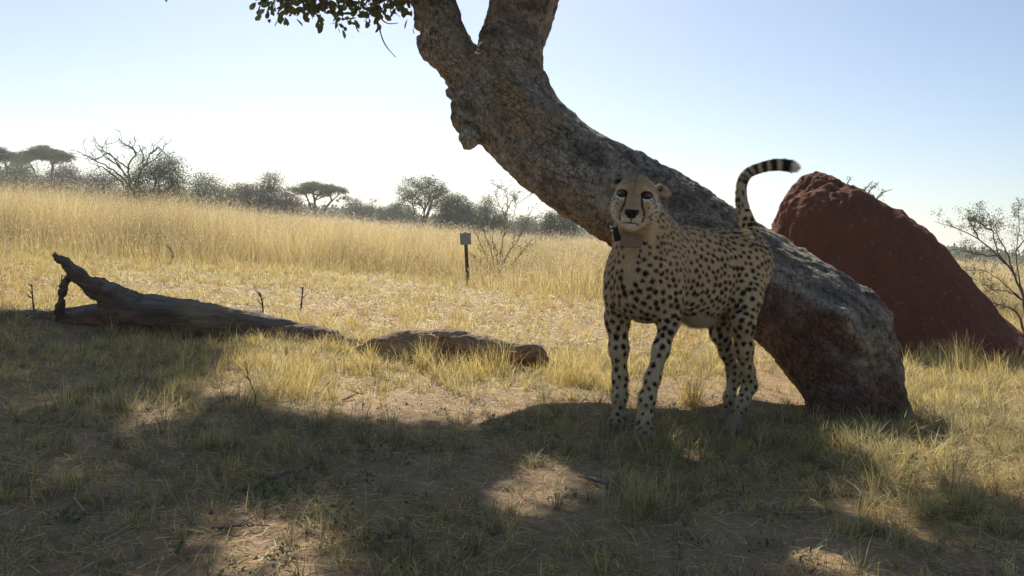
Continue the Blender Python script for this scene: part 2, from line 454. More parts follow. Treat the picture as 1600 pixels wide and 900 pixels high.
# crown: leaf sprays above the frame, held up by boughs; they are what shades the ground in front
shade = [
    [(-300, 498), (60, 500), (300, 520), (400, 548), (392, 640), (430, 660), (640, 668), (830, 690), (800, 715), (770, 750), (800, 790), (835, 850), (830, 960), (560, 960), (505, 815), (430, 800), (390, 850), (290, 870), (240, 960), (-300, 960)],
    [(965, 722), (1290, 735), (1270, 762), (1090, 785), (1070, 850), (1130, 900), (1150, 980), (850, 980), (880, 862), (975, 830)],
    [(1280, 850), (1440, 825), (1650, 800), (1700, 980), (1250, 980), (1200, 880)],
    [(380, 660), (650, 655), (830, 685), (700, 760), (400, 760)],
]
limb_nodes = [r[:3] for r in limbR[9:]] + [r[:3] for r in limbL[9:]]
cl = []
def try_cluster(g, zmin, zmax, r=0.13):
    for _ in range(30):
        z = zmin + (zmax - zmin) * rng.random() ** 1.5
        q = g + sv * ((z - g[2]) / sv[2])
        px, py, dd = project(q)
        m = FPX * (r + 0.17) / dd
        if py + m < -6 and q[1] > 3.5: return q
    return None
for pi, (poly, n) in enumerate(zip(shade, (3700, 800, 220, 200))):
    xs_ = [p[0] for p in poly]; ys_ = [p[1] for p in poly]
    got = 0
    while got < n:
        # uniform on the ground rather than in the picture
        m = 400; px = rng.uniform(min(xs_), max(xs_), m); py = 372 + 1092 / rng.uniform(1092 / (max(ys_) - 372), 1092 / (min(ys_) - 372), m)
        g = G(px, py); ok = in_poly(px, py, poly)
        keep = rng.random(m) < (0.25 + g[:, 1] / 6.6)
        ok &= keep
        lump = fbm(xy3(g[:, 0], g[:, 1]) * 2.6, 77, 2)
        thr = -0.46 if pi == 0 else (-0.30 if pi == 1 else (-0.02 if pi == 2 else -0.2))
        ok &= lump > thr
        for gg in g[ok]:
            q = try_cluster(gg, 2.4, 6.6 if gg[1] > 3.6 else 4.9)
            got += 1
            if q is not None: cl.append(q)
            if got >= n: break
# the spray that hangs into view at the top left
vis = []
for k in range(95):
    px = rng.uniform(420, 640); t = (px - 415) / 225
    lim = 18 if px < 500 else (36 if px < 560 else 28)
    if px > 600: lim = 8
    vis.append(P(px, rng.uniform(-45, lim - 8), rng.uniform(5.75, 6.1)))
for _ in range(900):        # the crown also reaches back over the camera
    g_ = np.array((rng.uniform(-3.2, 2.2), rng.uniform(-2.0, 2.0), 0.0)); q = try_cluster(g_, 2.8, 5.0)
    if q is not None: cl.append(q)
cl = np.array(cl)
lit_px = [[(785, 742), (960, 722), (955, 790), (890, 850), (790, 805)], [(285, 870), (330, 808), (430, 798), (500, 820), (530, 885), (300, 885)], [(1090, 815), (1250, 795), (1340, 835), (1160, 885)],
          [(1300, 500), (1700, 500), (1700, 775), (1330, 770)], [(398, 480), (1280, 480), (1280, 640), (640, 652), (400, 640)], [(190, 650), (300, 660), (280, 690), (200, 690)]]
gs = cl - sv * ((cl[:, 2] - 0.0) / sv[2])[:, None]; dd_ = (gs - CAM) @ _f; gx = 800 + FPX * ((gs - CAM) @ _r) / np.maximum(dd_, 0.1); gy = 450 - FPX * ((gs - CAM) @ _u) / np.maximum(dd_, 0.1)
bad = np.zeros(len(cl), bool)
for po in lit_px:
    for ox, oy in ((0, 0), (50, 0), (-50, 0), (0, 24), (0, -24)): bad |= in_poly(gx + ox, gy + oy, po) & (dd_ > 0.5)
for r_ in rows[6:]:
    w_ = cl - r_[:3]; al = w_ @ sv; bad |= (al > 0) & (np.linalg.norm(w_ - al[:, None] * sv, axis=1) < 0.36) & (r_[2] > 0.5)
cl = cl[~bad]

vis = np.array(vis)
allc = np.concatenate([cl, vis])
lg = Geo()
leaf_shape = np.array([(0, 0, 0), (0.30, 0.33, 0.05), (0.36, 0.75, 0.05), (0, 1.0, -0.02), (-0.36, 0.75, 0.05), (-0.30, 0.33, 0.05)]) 
leaf_F = np.array([(0, 1, 2), (0, 2, 3), (0, 3, 4), (0, 4, 5)])
def add_leaves(geo, P0, D, size, col, wid=0.62, droop=0.0):
    n = len(P0); D = D / np.linalg.norm(D, axis=1)[:, None]
    a = rng.normal(size=(n, 3)); Xv = np.cross(D, a); Xv /= np.linalg.norm(Xv, axis=1)[:, None]; Zv = np.cross(Xv, D)
    sh = leaf_shape * np.array((wid, 1, 1))
    V = P0[:, None] + size[:, None, None] * (sh[None, :, 0:1] * Xv[:, None] + sh[None, :, 1:2] * D[:, None] + sh[None, :, 2:3] * Zv[:, None])
    F = (leaf_F[None] + 6 * np.arange(n)[:, None, None]).reshape(-1, 3)
    geo.add(V.reshape(-1, 3), F, np.repeat(col, 6, 0))
def leafcols(n):
    t = rng.random(n)[:, None]; u = rng.random(n)[:, None] < 0.12
    c = np.array((0.07, 0.10, 0.04)) * (1 - t) + np.array((0.16, 0.18, 0.075)) * t
    return np.where(u, np.array((0.20, 0.17, 0.05)), c)
for q, nl, r in [(c_, 24, 0.13) for c_ in cl] + [(c_, 11, 0.085) for c_ in vis]:
    off = rng.normal(size=(nl, 3)) * r * 0.62; D = off + rng.normal(size=(nl, 3)) * 0.07 + np.array((0, 0, -0.05))
    add_leaves(lg, q + off, D, rng.uniform(0.035, 0.062, nl) * (1.0 if nl > 20 else 1.2), leafcols(nl), 0.62 if nl > 20 else 0.75)
obj('crown', lg.mesh('crown'), M_LEAF, tree)
bg_ = Geo()
nodes = [np.array(x) for x in limb_nodes]
hub_i = rng.choice(len(cl), 60, replace=False); hubs = sorted([cl[i] for i in hub_i], key=lambda q: min(np.linalg.norm(q - x) for x in nodes))
def clear(a, b_):
    for t in np.linspace(0, 1, 7):
        px, py, dd = project(a + (b_ - a) * t)
        if py > -12: return False
    return True
H = []
for h in hubs:
    nn = sorted(nodes, key=lambda x: np.linalg.norm(x - h))
    st = next((x for x in nn[:12] if clear(x, h)), None)
    if st is None: continue
    L = np.linalg.norm(h - st); mid = (st + h) / 2 + rng.normal(size=3) * L * 0.08 + np.array((0, 0, 0.05 * L))
    pp = spline([st, mid, h], 7); r0 = 0.012 + 0.018 * min(L, 1.5)
    Vv, Ff = tube(pp, np.linspace(r0, 0.008, 7), 6); bg_.add(Vv, Ff); nodes += [mid, h]; H.append(h)
H = np.array(H)
for q in cl[::2]:
    h = H[np.argmin(np.linalg.norm(H - q, axis=1))]
    if np.linalg.norm(h - q) < 1.6 and clear(h, q):
        Vv, Ff = tube(spline([h, (h + q) / 2 + rng.normal(size=3) * 0.05, q], 4), (0.007, 0.006, 0.004, 0.003), 3); bg_.add(Vv, Ff)
root_ = P(655, -20, 6.15)
for a, b2 in [((560, -60), (505, -12)), ((505, -12), (430, -6)), ((560, -60), (560, 5)), ((590, -40), (592, 20)), ((655, -15), (590, -40)), ((590, -40), (540, -35)), ((560, -60), (470, -20)), ((600, -30), (625, 4)), ((655, -15), (560, -60))]:
    Vv, Ff = tube(spline([P(*a, 6.0), (P(*a, 6.0) + P(*b2, 5.95)) / 2 + rng.normal(size=3) * 0.01, P(*b2, 5.95)], 5), np.linspace(0.010, 0.004, 5), 5); bg_.add(Vv, Ff)
for ch in [[(588, 22), (593, 45), (598, 62), (606, 76), (618, 89)], [(590, 20), (598, 32), (608, 37), (622, 36)]]:
    Vv, Ff = tube(spline([P(x, y, 5.95) for x, y in ch], 12), np.linspace(0.005, 0.0022, 12) * (1 + 0.4 * rng.random(12)), 5); bg_.add(Vv, Ff)
obj('boughs', bg_.mesh('boughs', True), M_TWIG, tree)

# ------------------------------------------------------------------ termite mound
DM = 7.7
prof = [  # photo y, left x, right x of the mound outline, half thickness in metres
    (640, 1120, 1760, 1.25), (565, 1150, 1690, 1.15), (540, 1165, 1650, 1.1), (518, 1180, 1622, 1.03), (500, 1188, 1590, 0.98), (482, 1192, 1560, 0.92), (455, 1196, 1530, 0.86), (430, 1200, 1512, 0.80),
    (405, 1210, 1494, 0.74), (380, 1216, 1476, 0.68), (350, 1222, 1450, 0.60), (325, 1233, 1418, 0.50), (305, 1248, 1384, 0.40), (292, 1260, 1350, 0.30), (282, 1272, 1326, 0.20), (275, 1286, 1310, 0.10), (272, 1292, 1304, 0.03)]
pr = spline(np.array([(float(a), b_, c_, d_) for a, b_, c_, d_ in prof]), 110)
na = 200; ang = np.arange(na) / na * 2 * math.pi; V = []
for y, xl, xr, th in pr:
    ym = y
    a_, b_ = P(xl, ym, DM), P(xr, ym, DM); cc = (a_ + b_) / 2; hx = np.linalg.norm(b_ - a_) / 2
    cc = cc + np.array((0, 0.25 * (1 - th / 1.1), 0)); cc[2] = 0.78 + (393 - y) / FPX * DM
    ca, sa = np.cos(ang), np.sin(ang)
    V.append(np.stack([cc[0] + hx * np.sign(ca) * np.abs(ca) ** 0.92, cc[1] + th * sa, np.full(na, cc[2]) - 0.05 * ca * hx], 1))
V = np.concatenate(V); nr = len(pr)
i0 = np.arange(nr - 1)[:, None] * na + np.arange(na)[None]; j0 = np.arange(nr - 1)[:, None] * na + (np.arange(na)[None] + 1) % na
F = np.stack([i0, j0, j0 + na, i0 + na], -1).reshape(-1, 4)
cen = np.array([V[:, 0].mean(), V[:, 1].mean(), 0.5]); Nn = V - cen; Nn /= np.linalg.norm(Nn, axis=1)[:, None]
gul = ss(0.45, 0.85, ridged(V * np.array((4.5, 4.5, 1.1)), 55, 2))
V = V + Nn * (0.05 * fbm(V * 1.8, 4, 3) + 0.036 * fbm(V * 6, 14, 3) + 0.022 * ridged(V * 17, 24, 3) - 0.028 * gul)[:, None]
V = np.concatenate([V, V[-na:].mean(0)[None]])
cap = np.stack([(nr - 1) * na + np.arange(na), (nr - 1) * na + (np.arange(na) + 1) % na, np.full(na, nr * na), np.full(na, nr * na)], 1)
F = np.concatenate([np.concatenate([F[:, :3], F[:, [0, 2, 3]]]), cap[:, :3]])
b = NB('red_earth'); c = b.coord()
col = b.mix(b.noise(2.2, 5, 0.65, c), (0.14, 0.042, 0.024), (0.25, 0.085, 0.046))
col = b.mix(b.ramp(b.noise(12, 5, 0.7, c), [(0.58, 0.0), (0.72, 0.7)]), col, (0.40, 0.20, 0.12))
col = b.mix(b.ramp(b.noise(17, 3, 0.7, b.mapping(c, (1, 1, 0.4))), [(0.64, 0.0), (0.70, 0.8)]), col, (0.10, 0.045, 0.03))
col = b.mix(b.ramp(b.noise(31, 2, 0.5, c), [(0.73, 0.0), (0.76, 0.9)]), col, (0.5, 0.4, 0.3))
vo = b.n('ShaderNodeTexVoronoi'); vo.inputs['Scale'].default_value = 24; b.l(c, vo.inputs['Vector'])
nb = b.bump(vo.outputs['Distance'], 0.8, 0.03); nb = b.bump(b.noise(28, 6, 0.75, c), 0.9, 0.04, nb); nb = b.bump(b.noise(9, 4, 0.6, b.mapping(c, (1, 1, 0.25))), 0.7, 0.06, nb)
M_MOUND = b.done(col, 0.95, nb)
mound = obj('termite_mound', mesh_np('termite_mound', V, F, smooth=True), M_MOUND)
tag(mound, 'tall dark red termite mound of bare earth behind the base of the leaning tree', 'termite mound')

# ------------------------------------------------------------------ cheetah
K = SDF()
Fd = np.array((-0.70, -0.714, 0.0)); Fd /= np.linalg.norm(Fd); Ld = np.array((-Fd[1], Fd[0], 0.0)); Ud = np.array((0, 0, 1.0))   # forward, the animal's left, up
def tilt(a):   # body frame pitched by a degrees
    c_, s_ = math.cos(rad(a)), math.sin(rad(a)); return np.array([Fd * c_ + Ud * s_, Ld, -Fd * s_ + Ud * c_])
# trunk of the body
K.ell(P(1008, 431, 3.66), (0.145, 0.120, 0.190), tilt(0), k=0.06)       # chest
K.ell(P(1050, 424, 3.86), (0.24, 0.128, 0.190), tilt(0), k=0.07)       # ribcage
K.ell(P(1098, 434, 4.02), (0.23, 0.138, 0.198), tilt(-3), k=0.07)      # belly
K.ell(P(1150, 412, 4.16), (0.17, 0.120, 0.135), tilt(0), k=0.06)       # loin
K.ell(P(1168, 412, 4.22), (0.118, 0.112, 0.125), tilt(0), k=0.06)      # rump
K.chain([(P(1037, 376, 3.78), 0.058), (P(1075, 382, 3.95), 0.053), (P(1120, 382, 4.1), 0.050), (P(1163, 386, 4.24), 0.055), (P(1178, 396, 4.28), 0.05)], 0.07)  # back line
# neck
K.chain([(P(998, 326, 3.52), 0.070), (P(998, 366, 3.58), 0.088), (P(1001, 402, 3.63), 0.108)], 0.05)
K.chain([(P(1008, 326, 3.56), 0.055), (P(1026, 360, 3.68), 0.064), (P(1045, 390, 3.80), 0.085)], 0.05)
# shoulders and fore legs
K.ell(P(972, 432, 3.74), (0.085, 0.060, 0.145), tilt(12), k=0.06)
K.ell(P(1040, 438, 3.66), (0.085, 0.055, 0.155), tilt(12), k=0.06)
K.chain([(P(968, 462, 3.76), 0.062), (P(965, 500, 3.79), 0.046), (P(967, 545, 3.79), 0.0345), (P(969, 592, 3.79), 0.0265), (P(968, 618, 3.79), 0.0275), (P(966, 642, 3.79), 0.024)], 0.035)
K.chain([(P(1043, 462, 3.66), 0.058), (P(1046, 502, 3.66), 0.036), (P(1033, 545, 3.63), 0.0285), (P(1019, 592, 3.60), 0.0255), (P(1011, 622, 3.59), 0.0275), (P(1008, 650, 3.59), 0.0255)], 0.035)
# hind legs: thigh, knee forward, hock back, shank
K.ell(P(1166, 432, 4.10), (0.115, 0.062, 0.150), tilt(-20), k=0.06)
K.chain([(P(1168, 420, 4.12), 0.082), (P(1162, 465, 4.04), 0.076), (P(1160, 505, 3.98), 0.049), (P(1162, 545, 4.01), 0.036), (P(1167, 580, 4.05), 0.029), (P(1171, 602, 4.07), 0.029), (P(1161, 628, 4.04), 0.0245), (P(1152, 652, 4.01), 0.0255)], 0.035)
K.chain([(P(1140, 440, 4.2), 0.085), (P(1122, 492, 4.13), 0.054), (P(1126, 520, 4.13), 0.041), (P(1136, 550, 4.18), 0.030), (P(1145, 578, 4.24), 0.025), (P(1147, 592, 4.25), 0.025), (P(1140, 620, 4.22), 0.021), (P(1137, 642, 4.19), 0.024)], 0.035)
def paw(p, s, face):
    f = np.array((*face, 0.0)); f /= np.linalg.norm(f); l = np.array((-f[1], f[0], 0)); R = np.array([f, l, Ud])
    p = np.array(p)
    K.ell(p, (0.045 * s, 0.036 * s, 0.028 * s), R, k=0.02)
    for k in range(4):
        o = (k - 1.5) * 0.0175 * s
        K.ell(p + f * (0.036 - 0.006 * abs(k - 1.5)) * s + l * o - Ud * 0.007 * s, (0.021 * s, 0.0095 * s, 0.015 * s), R, k=0.006)
pf = P(965, 653, 3.77); pf[2] = gz(pf[0], pf[1]) + 0.030; K.cone(P(966, 642, 3.79), pf, 0.026, 0.028, 0.02); paw(pf, 0.95, (-0.25, -1))
pf2 = P(1007, 674, 3.56); pf2[2] = gz(pf2[0], pf2[1]) + 0.030; K.cone(P(1008, 650, 3.59), pf2, 0.0285, 0.03, 0.02); paw(pf2, 1.08, (0.0, -1))
ph = P(1147, 664, 3.98); ph[2] = gz(ph[0], ph[1]) + 0.030; K.cone(P(1152, 652, 4.01), ph, 0.028, 0.028, 0.02); paw(ph, 1.05, (-0.35, -1))
ph2 = P(1135, 654, 4.16); ph2[2] = gz(ph2[0], ph2[1]) + 0.030; K.cone(P(1137, 642, 4.19), ph2, 0.024, 0.026, 0.02); paw(ph2, 0.95, (-0.4, -1))
# tail
tailp = [((1176, 395), 4.28, 0.052), ((1172, 362), 4.32, 0.036), ((1163, 335), 4.34, 0.029), ((1158, 310), 4.36, 0.0225), ((1160, 285), 4.37, 0.020), ((1170, 270), 4.37, 0.019), ((1189, 262), 4.37, 0.0195), ((1209, 258), 4.36, 0.0215), ((1227, 258), 4.35, 0.0225), ((1240, 261), 4.34, 0.018)]
trow = spline(np.array([[*P(*c, d_), r_] for c, d_, r_ in tailp]), 40)
K.chain([(r_[:3], r_[3]) for r_ in trow], 0.012)
# head, modelled in its own frame: x to picture right, y up, z out of the face
HC = P(992, 311, 3.38)
zf = CAM - HC + np.array((-0.25, 0, 0.10)); zf /= np.linalg.norm(zf)
xr = np.cross(np.array((0.045, 0, 1.0)), zf); xr = -xr if xr[0] < 0 else xr; xr /= np.linalg.norm(xr); yr = np.cross(zf, xr)
HR = np.array([xr, yr, zf])
def Hp(x, y, z): return HC + np.array((x, y, z)) @ HR
def hell(c_, r_, k=0.02, sub=False, rot=0):
    R = HR
    if rot: a = rad(rot); R = np.array([xr * math.cos(a) + yr * math.sin(a), -xr * math.sin(a) + yr * math.cos(a), zf])
    K.ell(Hp(*c_), r_, R, k, sub)
hell((0.003, 0.010, -0.045), (0.078, 0.075, 0.095), 0.03)
hell((0.0, 0.036, 0.0), (0.060, 0.044, 0.05), 0.03)
for s_ in (-1, 1):
    hell((s_ * 0.049 + 0.003, -0.034, -0.012), (0.041, 0.056, 0.055), 0.03)
    hell((s_ * 0.045, 0.036, 0.022), (0.024, 0.010, 0.016), 0.014, rot=-s_ * 14)        # brow
    hell((s_ * 0.047, -0.012, 0.026), (0.020, 0.016, 0.018), 0.02)                     # cheekbone
    hell((s_ * 0.0205, -0.073, 0.066), (0.0265, 0.0255, 0.032), 0.012)                 # whisker pads
K.cone(Hp(0, 0.030, 0.028), Hp(0, -0.044, 0.080), 0.028, 0.0205, 0.025)
hell((0, -0.101, 0.052), (0.026, 0.020, 0.030), 0.014)
hell((0, -0.064, 0.0), (0.058, 0.050, 0.062), 0.03)
hell((0, -0.057, 0.098), (0.0245, 0.0145, 0.012), 0.006)                                 # nose leather
for s_ in (-1, 1):
    hell((s_ * 0.010, -0.060, 0.111), (0.0045, 0.003, 0.006), 0.003, True)             # nostrils
    hell((s_ * 0.0455, 0.0165, 0.056), (0.020, 0.013, 0.015), 0.010, True, rot=s_ * 10)  # eye sockets
hell((0, -0.0925, 0.090), (0.024, 0.0020, 0.02), 0.004, True)                            # mouth line
hell((0, -0.081, 0.100), (0.0016, 0.010, 0.012), 0.004, True)
# ears: small, round, laid back
for cx, cy, cz, rt, w in [(-0.070, 0.056, -0.050, 30, 0.029), (0.098, 0.040, -0.055, -38, 0.030)]:
    hell((cx, cy, cz), (w, 0.018, 0.014), 0.016, rot=rt)
    hell((cx + (0.004 if cx < 0 else 0.0), cy + 0.006, cz + 0.016), (w * 0.66, 0.013, 0.011), 0.010, True, rot=rt)
V, F, N = K.mesh(0.0042)

# finer faces on the head
me = mesh_np('body', V, F, smooth=True)
bm = bmesh.new(); bm.from_mesh(me)
hc = Vector(Hp(0, -0.01, 0.03))
es = [e for e in bm.edges if all((v.co - hc).length < 0.135 for v in e.verts)]
bmesh.ops.subdivide_edges(bm, edges=es, cuts=1, use_grid_fill=True)
bmesh.ops.triangulate(bm, faces=[f for f in bm.faces if len(f.verts) > 4])
bm.to_mesh(me); bm.free()
V = np.empty(len(me.vertices) * 3); me.vertices.foreach_get('co', V); V = V.reshape(-1, 3)
g, v = K.grad(V); N = g / (np.linalg.norm(g, axis=1)[:, None] + 1e-9); V = V - N * np.clip(v, -0.003, 0.003)[:, None]
V = V + N * (0.0016 * fbm(V * 60, 5, 2))[:, None]
me.vertices.foreach_set('co', V.astype(np.float32).ravel()); me.update()

# coat pattern
B0 = P(1090, 430, 4.0)
along_b = (V - B0) @ Fd; side_b = (V - B0) @ Ld; hz = V[:, 2]
hl = (V - HC) @ HR.T                      # head coordinates
is_head = (np.abs(hl[:, 0]) < 0.16) & (hl[:, 1] > -0.122 - 0.35 * np.clip(-hl[:, 2], 0, 1)) & (hl[:, 2] > -0.13) & (hz > 0.72)
td = np.linalg.norm(V[:, None, :] - trow[None, :, :3], axis=2) if False else None
ti = np.zeros(len(V), int); tdist = np.full(len(V), 9.0)
for k in range(len(trow)):
    dd = np.linalg.norm(V - trow[k, :3], axis=1); m = dd < tdist; tdist[m] = dd[m]; ti[m] = k
is_tail = (tdist < trow[ti, 3] * 1.25 + 0.004) & (ti > 9)
leg = ss(0.44, 0.36, hz)
tan = np.array((0.70, 0.545, 0.325)); cream = np.array((0.74, 0.60, 0.39)); white = np.array((0.84, 0.78, 0.66)); gold = np.array((0.64, 0.42, 0.19)); blk = np.array((0.018, 0.015, 0.013))
C = np.tile(tan, (len(V), 1))
C = C + (gold - C) * (ss(0.2, 0.9, N[:, 2]) * ss(0.6, 0.8, hz) * 0.7)[:, None]
low = ss(0.0, -0.8, N[:, 2]) * ss(0.35, 0.42, hz)
C = C + (white - C) * (0.75 * low)[:, None]
C = C + (cream - C) * (ss(0.66, 0.45, hz) * 0.45)[:, None]
front = ss(0.30, 0.40, along_b) * (N @ Fd > 0.2)
C = C + (cream - C) * (0.45 * front)[:, None]
inner = np.where(hz < 0.42, 1.0, 0) * ss(0.2, 0.9, np.where(side_b > 0, -(N @ Ld), N @ Ld))
C = C + (cream - C) * (0.5 * inner)[:, None]
C *= (1 + 0.14 * fbm(V * 14, 3, 3))[:, None]
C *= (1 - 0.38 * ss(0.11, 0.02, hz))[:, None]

# solid black spots, each its own place, size and slant
def spots(mask, spacing, size, stretch, rj=0.3, dirv=Ud):
    cand = np.where(mask)[0]; rng.shuffle(cand); cells = {}; out = []
    for i in cand:
        sp = spacing[i]; c0 = V[i] / 0.05; key = tuple(np.floor(c0).astype(int)); ok = True
        for dx in (-1, 0, 1):
            for dy in (-1, 0, 1):
                for dz in (-1, 0, 1):
                    for j in cells.get((key[0] + dx, key[1] + dy, key[2] + dz), ()):
                        if np.linalg.norm(V[i] - V[j]) < sp: ok = False; break
                    if not ok: break
                if not ok: break
            if not ok: break
        if ok: cells.setdefault(key, []).append(i); out.append(i)
    return out
neck = ss(0.62, 0.72, hz) * ss(0.22, 0.34, along_b)
spacing = 0.0290 - 0.0055 * neck + 0.003 * leg
spacing = np.where(hz < 0.22, 0.028, spacing)
size = 0.0118 + 0.0012 * ss(-0.25, -0.4, along_b) - 0.0034 * neck - 0.0010 * ss(0.25, 0.1, hz)
size = size * (1 + 0.12 * fbm(V * 9, 33, 2)) * (1 + 0.10 * ss(0.5, 0.42, hz)) * (1 - 0.30 * ss(0.40, 0.15, hz))
belly = (N[:, 2] < -0.88) & (hz > 0.36) & (along_b > -0.35)
throat = (hz > 0.60) & (np.abs((V - P(985, 400, 3.5)) @ xr) < 0.028) & (along_b > 0.36)
smask = ~is_head & ~is_tail & ~belly & (hz > 0.03) & ~throat
sp_i = spots(smask, spacing, size, 1.3)
ink = np.zeros(len(V))
from mathutils import kdtree
kd = kdtree.KDTree(len(V))
for i_, v_ in enumerate(V): kd.insert(v_, i_)
kd.balance()
wob = 1 + 0.30 * fbm(V * 130, 21, 2)
for i in sp_i:
    s_ = size[i] * random.uniform(0.78, 1.15); st = random.uniform(1.0, 1.28)
    n_ = N[i]; u_ = Fd + Ud * random.uniform(-0.7, 0.5) if V[i][2] > 0.42 else Ud + Fd * random.uniform(-0.4, 0.4); u_ = u_ - n_ * (u_ @ n_); u_ /= np.linalg.norm(u_) + 1e-9; w_ = np.cross(n_, u_)
    for co, j, dist in kd.find_range(V[i], s_ * 1.9):
        q = V[j] - V[i]; e = math.hypot((q @ u_) / st, q @ w_ * 1.05) / (s_ * wob[j])
        ink[j] = max(ink[j], min(1, max(0, (1.18 - e) / 0.42)))
# tail rings
ph_t = np.zeros(len(V)); tpos = ti / (len(trow) - 1) + 0
seg = V - trow[ti, :3]; tn = np.gradient(trow[:, :3], axis=0); tn /= np.linalg.norm(tn, axis=1)[:, None]; stp = np.linalg.norm(np.diff(trow[:, :3], axis=0), axis=1).mean()
tf = (ti + np.sum(seg * tn[ti], 1) / stp) / (len(trow) - 1) + 0.006 * fbm(V * 90, 4, 1)
ring = np.zeros(len(V))
for c_, h_ in [(0.895, 0.050), (0.770, 0.026), (0.685, 0.024), (0.605, 0.018), (0.545, 0.014), (0.49, 0.012), (0.44, 0.010)]:
    ring = np.maximum(ring, ss(h_ + 0.010, h_ - 0.004, np.abs(tf - c_)) * (1.0 if c_ > 0.5 else 0.85))
tz = is_tail
C[tz] = (cream * 0.9)[None]; C[tz & (tf > 0.95)] = np.array((0.85, 0.83, 0.78))
C[tz & (tf < 0.5)] = (tan * 0.95)[None]
tsp = ss(0.02, 0.22, fbm(V * np.array((75, 75, 60)), 61, 2)) * (tf < 0.50)
ink[tz] = np.maximum(ring[tz] * (tf[tz] > 0.27), tsp[tz])
# face
hx, hy, hz_ = hl[:, 0], hl[:, 1], hl[:, 2]
H = is_head & (hz_ > -0.11)
wig = 0.003 * fbm(V * 70, 8, 2)
face = H & (hz_ > -0.03)
C[H] = (np.array((0.54, 0.385, 0.205)))[None]; C[H] = C[H] + (cream - C[H]) * (ss(0.045, 0.08, np.abs(hx)) * ss(0.05, 0.0, hy))[H][:, None] * 0.8
m_ = H[:, None] * (ss(0.055, 0.0, np.abs(hx)) * ss(-0.01, 0.03, hy) * 0.55)[:, None]; C = C + (np.array((0.40, 0.25, 0.12)) - C) * m_; C = C + (np.array((0.16, 0.10, 0.06)) - C) * (H * ss(0.006, 0.002, np.abs(hx + wig)) * ss(-0.01, 0.02, hy) * 0.45)[:, None]
C = C + (np.array((0.40, 0.30, 0.20)) - C) * (H * ss(0.026, 0.014, np.abs(hx)) * ss(-0.05, -0.03, hy) * ss(0.05, 0.02, hy) * 0.6)[:, None]    # bridge of the nose
wm = ss(-0.048, -0.074, hy + 0.25 * np.abs(hx)) * face
C = C + (white - C) * (wm * 0.9)[:, None]
under = face * ss(0.012, 0.0, np.abs(hy - (-0.002 + 0.15 * (np.abs(hx) - 0.045)))) * ss(0.02, 0.026, np.abs(hx)) * ss(0.085, 0.07, np.abs(hx))
over = face * ss(0.012, 0.004, np.abs(hy - 0.042 + 0.3 * (np.abs(hx) - 0.045))) * ss(0.028, 0.034, np.abs(hx)) * ss(0.07, 0.06, np.abs(hx))
C = C + (white - C) * ((under * 0.9 + over * 0.22).clip(0, 0.9))[:, None]
cheekl = face * ss(0.05, 0.075, np.abs(hx)) * ss(0.03, -0.01, hy)
C = C + (white - C) * (cheekl * 0.5)[:, None]
fi = np.zeros(len(V))
for s_ in (-1, 1):
    ex, ey = s_ * 0.0455, 0.0165
    er = np.hypot((hx - ex) / 1.45, (hy - ey) - 0.14 * s_ * (hx - ex) * 0) 
    fi = np.maximum(fi, ss(0.0172, 0.0140, er) * face)
    # tear line from the inner corner of the eye to the corner of the mouth
    path = spline(np.array([(0.030, 0.014), (0.029, -0.006), (0.033, -0.026), (0.0405, -0.045), (0.0445, -0.064), (0.0410, -0.082)]), 30)
    dmin = np.full(len(V), 9.0)
    for t_, (qx, qy) in enumerate(path):
        w_ = 0.0030 + 0.0018 * (1 - t_ / 30); dmin = np.minimum(dmin, np.hypot(hx - s_ * qx, hy - qy) / w_)
    fi = np.maximum(fi, ss(1.25, 0.75, dmin + wig * 60) * face * (np.abs(hx) > 0.015))
    # outer corner streak
    path = spline(np.array([(0.062, 0.020), (0.070, 0.010), (0.076, -0.004)]), 12); dmin = np.full(len(V), 9.0)
    for qx, qy in path: dmin = np.minimum(dmin, np.hypot(hx - s_ * qx, hy - qy) / 0.0024)
    fi = np.maximum(fi, 0.7 * ss(1.3, 0.8, dmin) * face)
nose = face & (hz_ > 0.078) & (hy > -0.0745) & (hy < -0.041) & (np.abs(hx) < 0.0265 - 0.75 * np.clip(-0.054 - hy, 0, 1))
fi[nose] = 1
fi = np.maximum(fi, face * (hz_ > 0.07) * ss(0.0030, 0.0018, np.abs(hx)) * (hy < -0.070) * (hy > -0.093))
fi = np.maximum(fi, 0.9 * face * (hz_ > 0.05) * ss(0.0032, 0.0016, np.abs(hy + 0.091 + 3.0 * hx * hx)) * (np.abs(hx) < 0.027))
# whisker rows, cheek and crown spots
random.seed(3)
hs = []
for s_ in (-1, 1):
    for r_ in range(3):
        for k in range(4): hs.append((s_ * (0.018 + 0.0062 * k), -0.066 - 0.0065 * r_, 0.0011))
    for k in range(30): hs.append((s_ * random.uniform(0.056, 0.102), random.uniform(-0.098, 0.022), random.uniform(0.0020, 0.0036)))
for k in range(20): hs.append((random.uniform(-0.05, 0.05), random.uniform(0.052, 0.09), random.uniform(0.0012, 0.0018)))
for qx, qy, r_ in hs:
    fi = np.maximum(fi, 0.85 * ss(1.3, 0.7, np.hypot(hx - qx, (hy - qy) / 1.3) / r_) * H * (hz_ > -0.05))
ink[H] = 0; ink = np.maximum(ink, fi)
